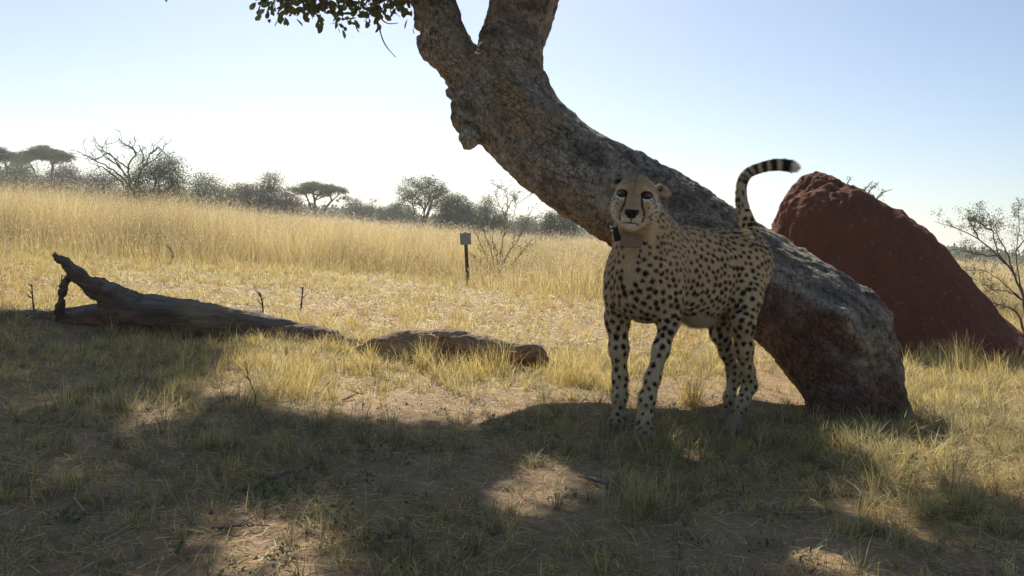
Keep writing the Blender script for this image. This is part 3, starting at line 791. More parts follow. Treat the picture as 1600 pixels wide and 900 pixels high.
# backs of the ears are black, rims pale
for cx, cy, cz in [(-0.070, 0.056, -0.050), (0.098, 0.040, -0.055)]:
    e_ = np.linalg.norm(hl - np.array((cx, cy, cz)), axis=1) < 0.036
    rim = np.linalg.norm(hl[:, :2] - np.array((cx, cy)), axis=1)
    m = e_ & (np.abs(hx) > abs(cx) - 0.022) & (hy > cy - 0.012)
    dk = ss(0.026, 0.013, rim + 0.005 * fbm(V * 60, 44, 2)) * (hy > cy - 0.006) * (1.0 if cx < 0 else ss(cx + 0.004, cx - 0.010, hx)); C[m] = tan * 0.72 + (np.array((0.03, 0.027, 0.025)) - tan * 0.72) * dk[m][:, None]
# belly line dark patch and worn pads
C = C + (blk * 3 - C) * 0 * (ss(0.028, 0.012, np.abs(hz - 0.425)) * (np.abs(along_b) < 0.16) * ss(0.0, 0.5, fbm(V * 12, 99, 2) + 0.35) * 0.5 * (side_b > 0.02))[:, None]
C = C + (blk - C) * ink[:, None]
C = C.clip(0.008, 0.9)
set_cols(me, C)
b = NB('coat'); c = b.coord()
col = b.mix(b.noise(240, 3, 0.7, b.mapping(c, (1, 1, 0.35))), b.mix(1.0, b.attr(), (0.80, 0.80, 0.80), 'MULTIPLY'), b.mix(1.0, b.attr(), (1.12, 1.12, 1.12), 'MULTIPLY'))
M_COAT = b.done(col, 0.85, b.bump(b.noise(300, 3, 0.7, b.mapping(c, (1, 1, 0.3))), 0.35, 0.003)); b.b.inputs['Specular IOR Level'].default_value = 0.12
b.b.inputs['Sheen Weight'].default_value = 0.15; b.b.inputs['Sheen Roughness'].default_value = 0.4
cheetah = empty('cheetah', (0.78, 3.85, 0.0))
tag(cheetah, 'spotted cheetah standing before the leaning trunk, looking at the camera, tail curled up', 'cheetah')
body = obj('body', me, M_COAT, cheetah)

# short fur: thin tapering hairs laid along the coat
fn = 260000
tri = np.array([(p.vertices[0], p.vertices[1], p.vertices[2]) for p in me.polygons]); 
A = np.linalg.norm(np.cross(V[tri[:, 1]] - V[tri[:, 0]], V[tri[:, 2]] - V[tri[:, 0]]), axis=1)
q4 = np.array([len(p.vertices) for p in me.polygons]); A = A * np.where(q4 == 4, 2, 1)
pick = rng.choice(len(tri), fn, p=A / A.sum())
quad = np.array([p.vertices[min(3, len(p.vertices) - 1)] for p in me.polygons])
flip_ = rng.random(fn) < 0.5
ia, ib, ic = tri[pick, 0], np.where(flip_ & (q4[pick] == 4), quad[pick], tri[pick, 1]), tri[pick, 2]
w1, w2 = rng.random(fn), rng.random(fn); sw = w1 + w2 > 1; w1[sw], w2[sw] = 1 - w1[sw], 1 - w2[sw]
R0 = V[ia] + (V[ib] - V[ia]) * w1[:, None] + (V[ic] - V[ia]) * w2[:, None]; near = ia
Nn = N[near]; cc = C[near]
flow = np.tile(-Fd * 0.55 - Ud * 0.75, (fn, 1))
flow[hz[near] < 0.45] = -Ud
hm = is_head[near]; flow[hm] = (hl[near][hm] * np.array((1.3, 0.6, 0)) @ HR) * 8 - zf * 0.7
tm = is_tail[near]; flow[tm] = tn[ti[near][tm]]
flow = flow + rng.normal(size=flow.shape) * 0.22
tang = flow - Nn * np.sum(flow * Nn, 1)[:, None]; tang /= np.linalg.norm(tang, axis=1)[:, None] + 1e-6
ln = np.full(fn, 0.0135); ln[hm] = 0.008; ln[hm & (np.minimum(np.linalg.norm(hl[near] - np.array((-0.072, 0.058, -0.05)), axis=1), np.linalg.norm(hl[near] - np.array((0.102, 0.04, -0.055)), axis=1)) < 0.045)] = 0.014; ln[tm] = 0.016
tipm = tm & (tf[near] > 0.9); ln[tipm] = 0.026
bel = (N[near, 2] < -0.75) & (hz[near] > 0.34) & (hz[near] < 0.47) & (along_b[near] > -0.10) & (along_b[near] < 0.12); ln[bel] = 0.042
ruff = (hz[near] > 0.78) & ~hm & (along_b[near] > 0.2) & (N[near, 2] > 0.2); ln[ruff] = 0.018
cheek = hm & (np.abs(hl[near, 0]) > 0.07) & (hl[near, 1] < 0.0); ln[cheek] = 0.012
chest = (hz[near] > 0.45) & (along_b[near] > 0.38); ln[chest & ~hm] = 0.014
eyem = hm & (np.hypot((np.abs(hl[near, 0]) - 0.0455) / 1.45, hl[near, 1] - 0.0165) < 0.0185) & (hl[near, 2] > 0)
ln[eyem] = 0.0002; ln[nose[near]] = 0.0002
ln *= rng.uniform(0.6, 1.25, fn)
lift = np.full(fn, 0.40); lift[bel] = 0.9; lift[tm] = 0.40
dirh = tang + Nn * lift[:, None] + rng.normal(size=tang.shape) * 0.10; dirh[bel] += -Ud * 0.5; dirh /= np.linalg.norm(dirh, axis=1)[:, None]
sdv = np.cross(dirh, Nn); sdv /= np.linalg.norm(sdv, axis=1)[:, None] + 1e-6
wd = 0.0009 * rng.uniform(0.7, 1.3, fn)
wd[hm] *= 0.7
Vh = np.stack([R0 - sdv * wd[:, None], R0 + sdv * wd[:, None], R0 + dirh * ln[:, None]], 1).reshape(-1, 3)
ch = cc * rng.uniform(0.62, 1.32, (fn, 1)); ch[bel] = np.array((0.85, 0.80, 0.68)) * rng.uniform(0.8, 1.1, (bel.sum(), 1)); ch = np.repeat(ch, 3, 0)
fme = mesh_np('fur', Vh, np.arange(fn * 3).reshape(-1, 3), ch.clip(0.006, 0.95), True)
fme.normals_split_custom_set_from_vertices(np.repeat(Nn + dirh * 0.25, 3, 0).astype(np.float32).tolist())
obj('fur', fme, M_FUR, cheetah)

# eyes
b = NB('eye'); c = b.coord('Generated')
M_EYE = b.done((0.05, 0.05, 0.05), 0.08); b.b.inputs['Specular IOR Level'].default_value = 0.6
b.l(b.attr(), b.b.inputs['Base Color'])
for s_ in (-1, 1):
    e = SDF(); ctr = Hp(s_ * 0.0455, 0.0165, 0.0285)
    u_, v_ = np.meshgrid(np.linspace(0, math.pi, 25), np.linspace(0, 2 * math.pi, 33)[:-1], indexing='ij')
    g_ = Geo(); nl_, nm_ = u_.shape
    loc = np.stack([np.sin(u_) * np.cos(v_), np.sin(u_) * np.sin(v_), np.cos(u_)], -1).reshape(-1, 3)
    Ve = ctr + (loc * 0.0162) @ HR
    rr_ = np.arccos(loc[:, 2].clip(-1, 1))
    Ce = np.where((rr_ < 0.36)[:, None], np.array((0.004, 0.004, 0.004)), np.where((rr_ < 0.80)[:, None], np.array((0.10, 0.045, 0.018)), np.array((0.02, 0.015, 0.012))))
    i0 = np.arange(nl_ - 1)[:, None] * nm_ + np.arange(nm_)[None]; j0 = np.arange(nl_ - 1)[:, None] * nm_ + (np.arange(nm_)[None] + 1) % nm_
    Fq = np.stack([i0, j0, j0 + nm_, i0 + nm_], -1).reshape(-1, 4)[:, ::-1]
    obj('eye', mesh_np('eye', Ve, Fq, Ce, True), M_EYE, cheetah)
# whiskers
for s_ in (-1, 1):
    wg = Geo()
    for k in range(6):
        y0 = -0.066 - 0.006 * (k % 3); x0 = s_ * (0.028 + 0.005 * (k // 3))
        a_ = Hp(x0, y0, 0.085); b_ = Hp(x0 + s_ * random.uniform(0.05, 0.08), y0 - random.uniform(-0.01, 0.04), 0.07); m_ = (a_ + b_) / 2 + yr * 0.006
        Vv, Ff = tube(spline([a_, m_, b_], 6), np.linspace(0.0005, 0.0002, 6), 3); wg.add(Vv, Ff, (0.8, 0.78, 0.7))
    obj('whiskers', wg.mesh('whiskers', True), M_FUR, cheetah)

# tracking collar: a band round the neck, a box under the chin, an upright antenna housing at the side
b = NB('collar_leather'); c = b.coord()
M_COL = b.done(b.mix(b.noise(50, 5, 0.7, c), (0.14, 0.10, 0.065), (0.34, 0.25, 0.16)), 0.75, b.bump(b.noise(120, 3, 0.6, c), 0.4, 0.002))
b = NB('collar_black'); M_CBLK = b.done((0.012, 0.012, 0.013), 0.5)
b = NB('collar_metal'); M_CMET = b.done((0.5, 0.5, 0.48), 0.35); b.b.inputs['Metallic'].default_value = 0.8
def neck_ring(c0, nrm, n_=72):
    nrm = nrm / np.linalg.norm(nrm); a_ = np.cross(nrm, Ud); a_ /= np.linalg.norm(a_); c_ = np.cross(a_, nrm); pts = []
    for k in range(n_):
        th = 2 * math.pi * k / n_; dv = a_ * math.cos(th) + c_ * math.sin(th); r_ = np.linspace(0.03, 0.22, 120)
        q = K.ev(c0 + r_[:, None] * dv); j = np.argmax(q > 0.0) ; pts.append((c0 + dv * (r_[j] + 0.004), dv))
    return pts, nrm
rp, rn = neck_ring(P(1000, 362, 3.57), np.array((-0.10, -0.45, 1.0)))
g_ = Geo(); n_ = len(rp); Vc = []
rad_ = np.array([np.linalg.norm(q - P(1000, 362, 3.57)) for q, _ in rp]); rad_ = np.minimum(rad_, np.median(rad_) * 1.15)
rad_ = np.array([np.mean([rad_[(k + j) % n_] for j in range(-4, 5)]) for k in range(n_)])
for k, (q, dv) in enumerate(rp):
    q = P(1000, 362, 3.57) + dv * rad_[k]
    for o, t_ in ((-0.011, -0.006), (-0.010, 0.0), (0.010, 0.0), (0.011, -0.006)): Vc.append(q + rn * o + dv * (t_ - 0.022 * max(0.0, min(1.0, (dv @ xr) * 2.2 - 0.3))))
Vc = np.array(Vc); Fc = []
for k in range(n_):
    k2 = (k + 1) % n_
    for j in range(4): Fc.append((k * 4 + j, k2 * 4 + j, k2 * 4 + (j + 1) % 4, k * 4 + (j + 1) % 4))
collar = obj('collar', mesh_np('collar', Vc, np.array(Fc)), M_COL, cheetah)
def rbox(c0, half, R, bev, name, mat, parent):
    bm = bmesh.new(); bmesh.ops.create_cube(bm, size=2)
    for v_ in bm.verts: v_.co = Vector((v_.co.x * half[0], v_.co.y * half[1], v_.co.z * half[2]))
    bmesh.ops.bevel(bm, geom=bm.edges[:], offset=bev, segments=3, profile=0.6, affect='EDGES')
    for v_ in bm.verts: v_.co = Vector(np.asarray(c0) + np.array(v_.co) @ R)
    m_ = bpy.data.meshes.new(name); bm.to_mesh(m_); bm.free()
    for p_ in m_.polygons: p_.use_smooth = False
    o = bpy.data.objects.new(name, m_); COL.objects.link(o); m_.materials.append(mat); o.parent = parent
    if parent is not None: o.matrix_parent_inverse = parent.matrix_world.inverted() if parent.type != 'EMPTY' else Matrix.Translation(-Vector(parent.location))
    return o
Rc = np.array([xr, yr, zf])
bx = rbox(P(987, 376, 3.465), (0.040, 0.026, 0.020), Rc, 0.007, 'transmitter_box', M_COL, None); bx.parent = cheetah; bx.matrix_parent_inverse = Matrix.Translation(-Vector(cheetah.location))
a_ = rad(18); R2 = np.array([xr * math.cos(a_) + yr * math.sin(a_), -xr * math.sin(a_) + yr * math.cos(a_), zf])
ax_ = rbox(P(963, 366, 3.50), (0.012, 0.027, 0.012), R2, 0.006, 'antenna_housing', M_CBLK, cheetah)
for q in ((955, 354), (956, 360)):
    rbox(P(*q, 3.48), (0.005, 0.004, 0.004), R2, 0.0015, 'collar_bolt', M_CMET, cheetah)

# ------------------------------------------------------------------ fallen logs
b = NB('dead_wood'); c = b.coord()
gr = b.noise(3.0, 6, 0.7, b.mapping(c, (1.2, 14, 14), (0, 0.12, 0)))
col = b.mix(1.0, b.attr(), b.ramp(gr, [(0.3, 0.45), (0.7, 1.35)]), 'MULTIPLY')
col = b.mix(b.ramp(b.noise(30, 4, 0.7, c), [(0.60, 0.0), (0.7, 0.6)]), col, (0.05, 0.035, 0.028))
M_DEAD = b.done(col, 0.92, b.bump(b.noise(40, 5, 0.7, c), 0.6, 0.01, b.bump(gr, 0.9, 0.02)))
def wood(name, sdf, h, redz, label, seed, axis, parent=None, palex=None):
    V, F, N = sdf.mesh(h)
    axis = np.asarray(axis) / np.linalg.norm(axis); q = V - np.outer(V @ axis, axis) * 0.75
    V2 = V + N * (0.018 * fbm(q * 6, seed, 3) + 0.015 * ridged(q * 20, seed + 9, 3) - 0.022 * ss(0.5, 0.9, ridged(q * 9, seed + 5, 2)) + 0.007 * fbm(V * 45, seed + 4, 2))[:, None]
    g0 = np.array((0.15, 0.105, 0.075)); rd = np.array((0.30, 0.13, 0.065)); pl = np.array((0.42, 0.31, 0.18)); gy = np.array((0.30, 0.26, 0.22))
    if seed == 140: g0 = g0 * 1.9; gy = np.array((0.42, 0.34, 0.24)); rd = rd * 1.25
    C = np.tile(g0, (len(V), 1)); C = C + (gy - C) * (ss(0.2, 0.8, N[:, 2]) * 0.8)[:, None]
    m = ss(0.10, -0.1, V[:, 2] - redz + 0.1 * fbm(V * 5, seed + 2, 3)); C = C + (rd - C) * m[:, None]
    if palex is not None: m = np.exp(-(((V[:, 0] - palex[0]) / palex[1]) ** 2)) * ss(-0.1, 0.3, fbm(q * 4, seed + 6, 2) + 0.1) * ss(0.1, 0.6, -N[:, 1]); C = C + (pl - C) * m[:, None]
    C *= (1 + 0.3 * fbm(q * 14, seed + 7, 2))[:, None]
    me_ = mesh_np(name, V2, F, C.clip(0.01, 1), True)
    o = obj(name, me_, M_DEAD, parent)
    if label: tag(o, label, 'log')
    return o
D1 = 6.0
def pc(x, y, r, d): return (P(x, y, d), 0.88 * r * d / FPX)
L = SDF()
L.chain([pc(-60, 506, 15, 6.3), pc(20, 503, 15, 6.2), pc(80, 501, 17, 6.15), pc(130, 500, 22, 6.1), pc(185, 490, 30, 6.05), pc(240, 490, 30, 6.0), pc(290, 494, 27, 6.0), pc(340, 503, 27, 5.97), pc(395, 513, 28, 5.95), pc(440, 521, 25, 5.9), pc(485, 531, 23, 5.82), pc(522, 537, 21, 5.75), pc(552, 545, 15, 5.7), pc(575, 552, 9, 5.65)], 0.03)
L.chain([pc(205, 482, 30, 6.02), pc(172, 462, 21, 6.0), pc(150, 448, 17, 5.98), pc(120, 427, 12, 5.95), pc(100, 410, 9, 5.93), pc(88, 398, 5, 5.92)], 0.03)
L.chain([pc(128, 430, 9, 5.96), pc(106, 433, 6.5, 5.97), pc(100, 445, 5.5, 5.98), pc(97, 465, 6, 6.0), pc(92, 492, 7, 6.05)], 0.015)
L.cone(P(196, 465, 6), P(210, 461, 6), 0.03, 0.02, 0.02); L.cone(P(398, 497, 5.95), P(404, 489, 5.95), 0.03, 0.012, 0.02)
L.cone(P(86, 398, 5.92), P(83, 391, 5.92), 0.012, 0.006, 0.01)
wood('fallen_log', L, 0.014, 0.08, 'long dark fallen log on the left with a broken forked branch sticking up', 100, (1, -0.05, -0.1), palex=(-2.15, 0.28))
L = SDF()
L.chain([pc(560, 556, 14, 5.4), pc(592, 548, 20, 5.38), pc(635, 541, 25, 5.35), pc(680, 537, 27, 5.3), pc(720, 540, 25, 5.28), pc(765, 550, 23, 5.25), pc(805, 555, 20, 5.2), pc(838, 556, 21, 5.18)], 0.03)
L.ell(P(858, 546, 5.16), (0.03, 0.06, 0.05), k=0.02, sub=True); L.ell(P(815, 532, 5.18), (0.045, 0.06, 0.02), k=0.02, sub=True); L.ell(P(780, 524, 5.2), (0.05, 0.08, 0.016), k=0.02, sub=True)
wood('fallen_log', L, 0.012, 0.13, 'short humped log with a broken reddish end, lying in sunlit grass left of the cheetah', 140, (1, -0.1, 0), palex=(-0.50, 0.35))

# camera box on a steel post at the edge of the tall grass
b = NB('galvanised_box'); c = b.coord()
M_BOX = b.done(b.mix(b.noise(30, 4, 0.6, c), (0.20, 0.20, 0.195), (0.30, 0.30, 0.29)), 0.55, b.bump(b.noise(60, 3, 0.5, c), 0.2, 0.003)); b.b.inputs['Metallic'].default_value = 0.3
b = NB('dark_post'); M_POST = b.done(b.mix(b.noise(25, 4, 0.6, b.coord()), (0.022, 0.02, 0.018), (0.07, 0.055, 0.045)), 0.7)
b = NB('pale_lens_hole_light'); M_WHT = b.done((0.6, 0.6, 0.58), 0.4)
pb = G(731, 441)[0]; pd = project(pb)[2]; ptop = P(727, 363, pd)
post = empty('camera_post', tuple(pb)); tag(post, 'grey camera box on a thin dark steel post at the edge of the tall grass', 'camera trap')
up_ = ptop - pb; up_[2] += 0.0; upn = up_ / np.linalg.norm(up_); Rp = np.array([np.cross((0, 1, 0), upn), np.cross(upn, np.cross((0, 1, 0), upn)), upn])
Lp = np.linalg.norm(up_)
rbox(pb + up_ * 0.5 - upn * 0.03, (0.027, 0.012, Lp / 2 + 0.03), Rp, 0.004, 'steel_post', M_POST, post)
rbox(pb + upn * (Lp - 0.10) + np.array((0.003, -0.065, 0)), (0.083, 0.05, 0.088), Rp, 0.012, 'camera_box', M_BOX, post)
bxo = bpy.data.objects['camera_box']
def sub(o, par): o.parent = par; o.matrix_parent_inverse = Matrix.Translation(-Vector(post.location)); return o
cbx = pb + upn * (Lp - 0.10) + np.array((0.003, -0.065, 0))
o = rbox(cbx + np.array((0.028, -0.054, 0.045)), (0.028, 0.008, 0.024), Rp, 0.004, 'lens_window', M_CBLK, None); sub(o, bxo)
o = rbox(cbx + np.array((0.022, -0.064, 0.030)), (0.012, 0.004, 0.010), Rp, 0.003, 'lens', M_WHT, None); sub(o, bxo)
o = rbox(cbx + np.array((0.0, -0.002, 0.094)), (0.088, 0.056, 0.006), Rp, 0.003, 'lid', M_BOX, None); sub(o, bxo)
o = rbox(cbx + np.array((-0.02, 0.03, 0.112)), (0.022, 0.018, 0.016), Rp, 0.003, 'bracket', M_POST, None); sub(o, bxo)
for z in (0.055, -0.04):
    Vv, Ff = tube([cbx + np.array((-0.08, 0, z)), cbx + np.array((-0.115, 0, z + 0.004))], [0.006, 0.005], 6)
    g_ = Geo(); g_.add(Vv, Ff); o = obj('hinge_pin', g_.mesh('hinge_pin'), M_POST); sub(o, bxo)
for k in range(9):  # pale plates: light through the perforations put in as colour
    q = pb + upn * (0.10 + 0.062 * k) + np.array((0, -0.013, 0))
    o = rbox(q, (0.006, 0.002, 0.008), Rp, 0.001, 'post_hole_light', M_WHT if k % 2 else M_BOX, None); sub(o, bpy.data.objects['steel_post'])

# ------------------------------------------------------------------ bushes and trees of the savanna
def branchy(base, targets, base_r, tip_r=0.006, stems=1, wob=0.12, up=0.6, sides=4, exp=0.42, segs=4, join=1.0):
    """joins every target point to the nearest suitable point of the plant grown so far; returns geometry of the wood"""
    base = np.asarray(base, float); nodes = [base]; par = [-1]
    targets = sorted(list(targets), key=lambda t: np.linalg.norm((t - base) * np.array((1, 1, 0.5))))
    # main stems first
    zs = [t for t in targets]; 
    km = [zs[int(i)] for i in np.linspace(len(zs) * 0.25, len(zs) - 1, stems)]
    order = km + [t for t in targets if not any(t is k for k in km)]
    for q, t in enumerate(order):
        A = np.array(nodes); dvec = t - A; dist = np.linalg.norm(dvec, axis=1)
        root = np.linalg.norm(A - base, axis=1)
        cost = dist + (0.35 * join) * root * 0 + np.where(A[:, 2] > t[2] - 0.05, 1.5 * np.maximum(A[:, 2] - t[2] + 0.05, 0) + 0.15 * dist, 0) + np.where(root < 1e-6, 0.15 * dist if stems > 1 else 0.6 * dist, 0)
        j = 0 if q < stems else int(np.argmin(cost)); s = nodes[j]; L_ = np.linalg.norm(t - s)
        ns = max(2, min(segs + 2, int(L_ / (0.12 * np.linalg.norm(targets[-1] - base)) + 1)))
        bend = np.array((0, 0, up * 0.12 * L_)); sidev = rng.normal(size=3) * wob * L_ * 0.5; last = j
        for k in range(1, ns + 1):
            f = k / ns; p = s + (t - s) * f + (bend + sidev) * math.sin(math.pi * f) + rng.normal(size=3) * wob * L_ * 0.10 * (k < ns)
            nodes.append(p); par.append(last); last = len(nodes) - 1
    n = len(nodes); w = np.zeros(n); ch = [[] for _ in range(n)]
    for i in range(n - 1, 0, -1):
        w[i] = max(w[i], 1); w[par[i]] += 0.0
    cnt = np.zeros(n)
    for i in range(n): 
        if i: ch[par[i]].append(i)
    for i in range(n - 1, -1, -1): cnt[i] = 1 if not ch[i] else sum(cnt[c_] for c_ in ch[i])
    r = tip_r + (base_r - tip_r) * (cnt / cnt[0]) ** exp
    r = np.where(cnt <= 1, tip_r, r)
    g = Geo(); done = set()
    for i in range(n):
        kids = ch[i] if i == 0 else [c_ for c_ in ch[i]]
        for c_ in kids:
            if c_ in done: continue
            if i != 0 and par[i] >= 0 and c_ == max(ch[i], key=lambda x: cnt[x]) and i in done: continue
            path = [i, c_]; done.add(c_)
            while ch[path[-1]]:
                nx_ = max(ch[path[-1]], key=lambda x: cnt[x]); path.append(nx_); done.add(nx_)
            rr_ = r[path]; rr_[0] = rr_[1]
            Vv, Ff = tube(np.array([nodes[k] for k in path]), rr_, sides, cap=False); g.add(Vv, Ff)
    return g, np.array(nodes), par

def foliage(centres, n, spread, size, cols, flat=0.6, wid=0.6):
    m = len(centres); c_ = np.repeat(centres, n, 0); off = rng.normal(size=(m * n, 3)) * spread * np.array((1, 1, flat)); q = c_ + off
    g = Geo(); D = rng.normal(size=(m * n, 3)) + np.array((0, 0, 0.4)); sz = size * rng.uniform(0.6, 1.4, m * n)
    D /= np.linalg.norm(D, axis=1)[:, None]; a = rng.normal(size=D.shape); X_ = np.cross(D, a); X_ /= np.linalg.norm(X_, axis=1)[:, None]
    V = np.stack([q, q + D * sz[:, None] * 0.5 + X_ * sz[:, None] * wid * 0.5, q + D * sz[:, None], q + D * sz[:, None] * 0.5 - X_ * sz[:, None] * wid * 0.5], 1).reshape(-1, 3)
    F = (np.array([(0, 1, 2), (0, 2, 3)])[None] + 4 * np.arange(m * n)[:, None, None]).reshape(-1, 3)
    t = rng.random(m * n)[:, None]; cl_ = np.repeat(rng.uniform(0.75, 1.2, (m, 1)), n, 0)
    cc_ = (np.array(cols[0]) * (1 - t) + np.array(cols[1]) * t) * cl_
    g.add(V, F, np.repeat(cc_, 4, 0)); return g

GREEN = ((0.11, 0.13, 0.065), (0.19, 0.21, 0.11)); GREY = ((0.13, 0.15, 0.085), (0.22, 0.235, 0.13)); BROWN = ((0.14, 0.115, 0.09), (0.21, 0.175, 0.13)); FRESH = ((0.11, 0.15, 0.07), (0.18, 0.22, 0.11))
def px_plant(name, label, cat, x0, x1, y0, y1, d, basex, cols, nt=70, nleaf=40, lsize=None, flat_top=False, depth=0.6, stems=3, base_r=None, tip=None, shape='dome', group=None, extra_spread=1.0, wob=0.14):
    """a plant that stands d metres away; (x0,x1,y0,y1) is where its crown is seen in the photo, from which its true size follows"""
    k = d / FPX; c0 = P((x0 + x1) / 2, (y0 + y1) / 2, d); hw = (x1 - x0) / 2 * k; hh = (y1 - y0) / 2 * k
    bp = P(basex, (y0 + y1) / 2, d); bp[2] = gz(bp[0], bp[1]) - 0.05
    if shape != 'flat' and cat == 'bush': y1 += 22; c0 = P((x0 + x1) / 2, (y0 + y1) / 2, d); hh = (y1 - y0) / 2 * k; nt = int(nt * 1.6)
    T_ = []
    while len(T_) < nt:
        u = rng.uniform(-1, 1, 3)
        if shape == 'dome':
            if np.linalg.norm(u * np.array((1, 1, 0.9))) > 1: continue
            if np.linalg.norm(u) < 0.45 and rng.random() < 0.7: continue
        elif shape == 'flat':
            if math.hypot(u[0], u[1]) > 1: continue
            u[2] = 0.8 * (1 - 0.8 * (u[0] ** 2 + u[1] ** 2)) - 0.9 * abs(u[2]) * rng.random() + 0.15 * math.sin(7 * u[0] + x0) 
        elif shape == 'mass':
            if abs(u[0]) ** 3 + abs(u[1]) ** 2 + max(u[2], 0) ** 3 * 1.0 > 1: continue
            u[2] *= 0.8 + 0.3 * math.sin(u[0] * 5 + x0)
        T_.append(c0 + np.array((u[0] * hw, u[1] * hw * depth, u[2] * hh)))
    T_ = np.array(T_)
    g, nodes, par = branchy(bp, T_, base_r or 0.0016 * d + 0.01, tip or 0.00028 * d, stems, wob)
    root = empty(name, tuple(bp)); tag(root, label, cat, group)
    obj('branches' if stems > 1 else 'trunk', g.mesh('branches', True), M_FARBARK, root)
    if nleaf:
        fg = foliage(T_, int(nleaf * 4), hw * 0.09 * extra_spread + hh * 0.10, (lsize or 0.0028 * d) * 0.50, cols, 0.7 if shape != 'flat' else 0.35)
        obj('crown', fg.mesh('crown'), M_LEAF, root)
    return root

gB = 'bushes and trees along the far edge of the grass'
px_plant('acacia_tree', 'flat topped acacia tree on the skyline at the far left', 'tree', 34, 108, 229, 262, 62, 78, GREEN, 60, 90, shape='flat', stems=2, group=gB, lsize=0.16)
px_plant('acacia_tree', 'flat topped acacia cut off by the left edge of the photo', 'tree', -36, 40, 231, 264, 60, 5, GREEN, 50, 80, shape='flat', stems=2, group=gB, lsize=0.16)
px_plant('bush', 'low dark bush below the flat topped acacias at the far left', 'bush', -50, 75, 252, 300, 55, 15, GREY, 80, 60, shape='mass', stems=5, group=gB, lsize=0.15)
px_plant('bush', 'low brown bush between the flat topped acacias and the bare dead bush', 'bush', 60, 185, 258, 305, 50, 120, BROWN, 80, 60, shape='mass', stems=5, group=gB, lsize=0.14)
# bare dead bush: its boughs as they lean
def px_branches(name, label, cat, d, base, chains, r0, r1, mat, sub=None, parent=None, group=None, twigs=0, tl=0.2, cols=None, nleaf=0, lsize=0.02, dvar=0.04):
    k = d / FPX; bp = P(*base, d); bp[2] = gz(bp[0], bp[1]) - 0.03 if bp[2] < 0.6 else bp[2]
    root = empty(name, tuple(bp)); tag(root, label, cat, group)
    g = Geo(); tips = []
    for ch in chains:
        dd = d + rng.normal(size=len(ch)).cumsum() * dvar * d * 0.3
        dd[0] = d
        pts = np.array([P(x, y, q) for (x, y), q in zip(ch, dd)])
        if ch[0] == base: pts[0] = bp
        n_ = 4 * len(ch); sp = spline(pts, n_); sp[1:] += rng.normal(size=(n_ - 1, 3)) * 0.0005 * d
        rr_ = np.linspace(r0 if ch[0] == base else (r0 * 0.5 + r1 * 0.5), r1, n_)
        Vv, Ff = tube(sp, rr_, 5, cap=False); g.add(Vv, Ff)
        for _ in range(twigs):
            i = rng.integers(n_ // 3, n_ - 1); t0 = sp[i + 1] - sp[i]; t0 /= np.linalg.norm(t0) + 1e-9
            dv = t0 * 0.7 + rng.normal(size=3) * np.array((0.6, 0.6, 0.5)) + np.array((0, 0, 0.25)); dv /= np.linalg.norm(dv); ll = tl * rng.uniform(0.4, 1.3)
            q = sp[i] + dv * ll; mid = sp[i] + dv * ll * 0.5 + rng.normal(size=3) * ll * 0.1
            Vv, Ff = tube([sp[i], mid, q], [r1 * 1.0, r1 * 0.8, r1 * 0.45], 3, cap=False); g.add(Vv, Ff)
            for f_ in np.linspace(0.2, 1, 5): tips.append(sp[i] + (q - sp[i]) * f_)
            for _2 in range(2):
                dv2 = dv + rng.normal(size=3) * 0.7; q2 = mid + dv2 / np.linalg.norm(dv2) * ll * 0.45
                Vv, Ff = tube([mid, q2], [r1 * 0.7, r1 * 0.35], 3, cap=False); g.add(Vv, Ff); tips += [q2, (mid + q2) / 2]
    obj('branches', g.mesh('branches', True), mat, root)
    if nleaf:
        fg = foliage(np.array(tips), nleaf, lsize * 1.1, lsize, cols, 1.0); obj('foliage', fg.mesh('foliage'), M_LEAF, root)
    return root
px_branches('dead_bush', 'bare dead bush with crooked grey boughs against the sky on the left', 'bush', 28, (205, 330),
    [[(205, 330), (200, 290), (180, 268), (150, 250), (120, 236)], [(205, 330), (202, 285), (188, 262), (165, 245), (150, 228)], [(188, 262), (170, 240), (148, 250), (132, 240)],
     [(205, 330), (204, 290), (200, 262), (212, 240), (196, 226), (184, 217)], [(205, 330), (212, 285), (224, 262), (236, 240), (242, 225)], [(224, 262), (245, 245), (258, 226)], [(224, 262), (222, 240), (218, 229)],
     [(200, 262), (182, 250), (160, 232), (155, 228)], [(205, 330), (196, 292), (172, 270), (160, 262), (150, 256)], [(236, 240), (248, 232), (256, 238), (262, 245)], [(212, 240), (206, 230), (190, 228)]],
    0.045, 0.009, M_FARBARK, twigs=7, tl=0.45, group=gB, dvar=0.015)
px_plant('bush', 'grey green leafy bush growing against the right side of the bare dead bush', 'bush', 196, 292, 240, 325, 27.5, 240, GREEN, 90, 60, shape='dome', stems=6, group=gB, lsize=0.075, extra_spread=1.1)
px_plant('bush', 'low grey bush to the right of the bare dead bush', 'bush', 286, 392, 277, 322, 42, 335, GREY, 90, 55, shape='mass', stems=6, group=gB, lsize=0.11)
px_plant('bush', 'brown twiggy bush left of the pale green thorn tree', 'bush', 372, 468, 276, 326, 40, 418, BROWN, 90, 55, shape='mass', stems=7, group=gB, lsize=0.10)
px_plant('thorn_tree', 'small pale green thorn tree with an open crown left of the photo centre', 'tree', 456, 542, 284, 318, 42, 498, FRESH, 70, 45, shape='flat', stems=4, group=gB, lsize=0.10)
px_plant('bush', 'low hazy bush just right of the pale green thorn tree', 'bush', 538, 592, 309, 336, 65, 565, GREY, 60, 45, shape='mass', stems=5, group=gB, lsize=0.16)
px_plant('bush', 'flat dark bush left of the taller open crowned acacia', 'bush', 585, 655, 317, 340, 60, 620, GREEN, 60, 50, shape='mass', stems=5, group=gB, lsize=0.15)
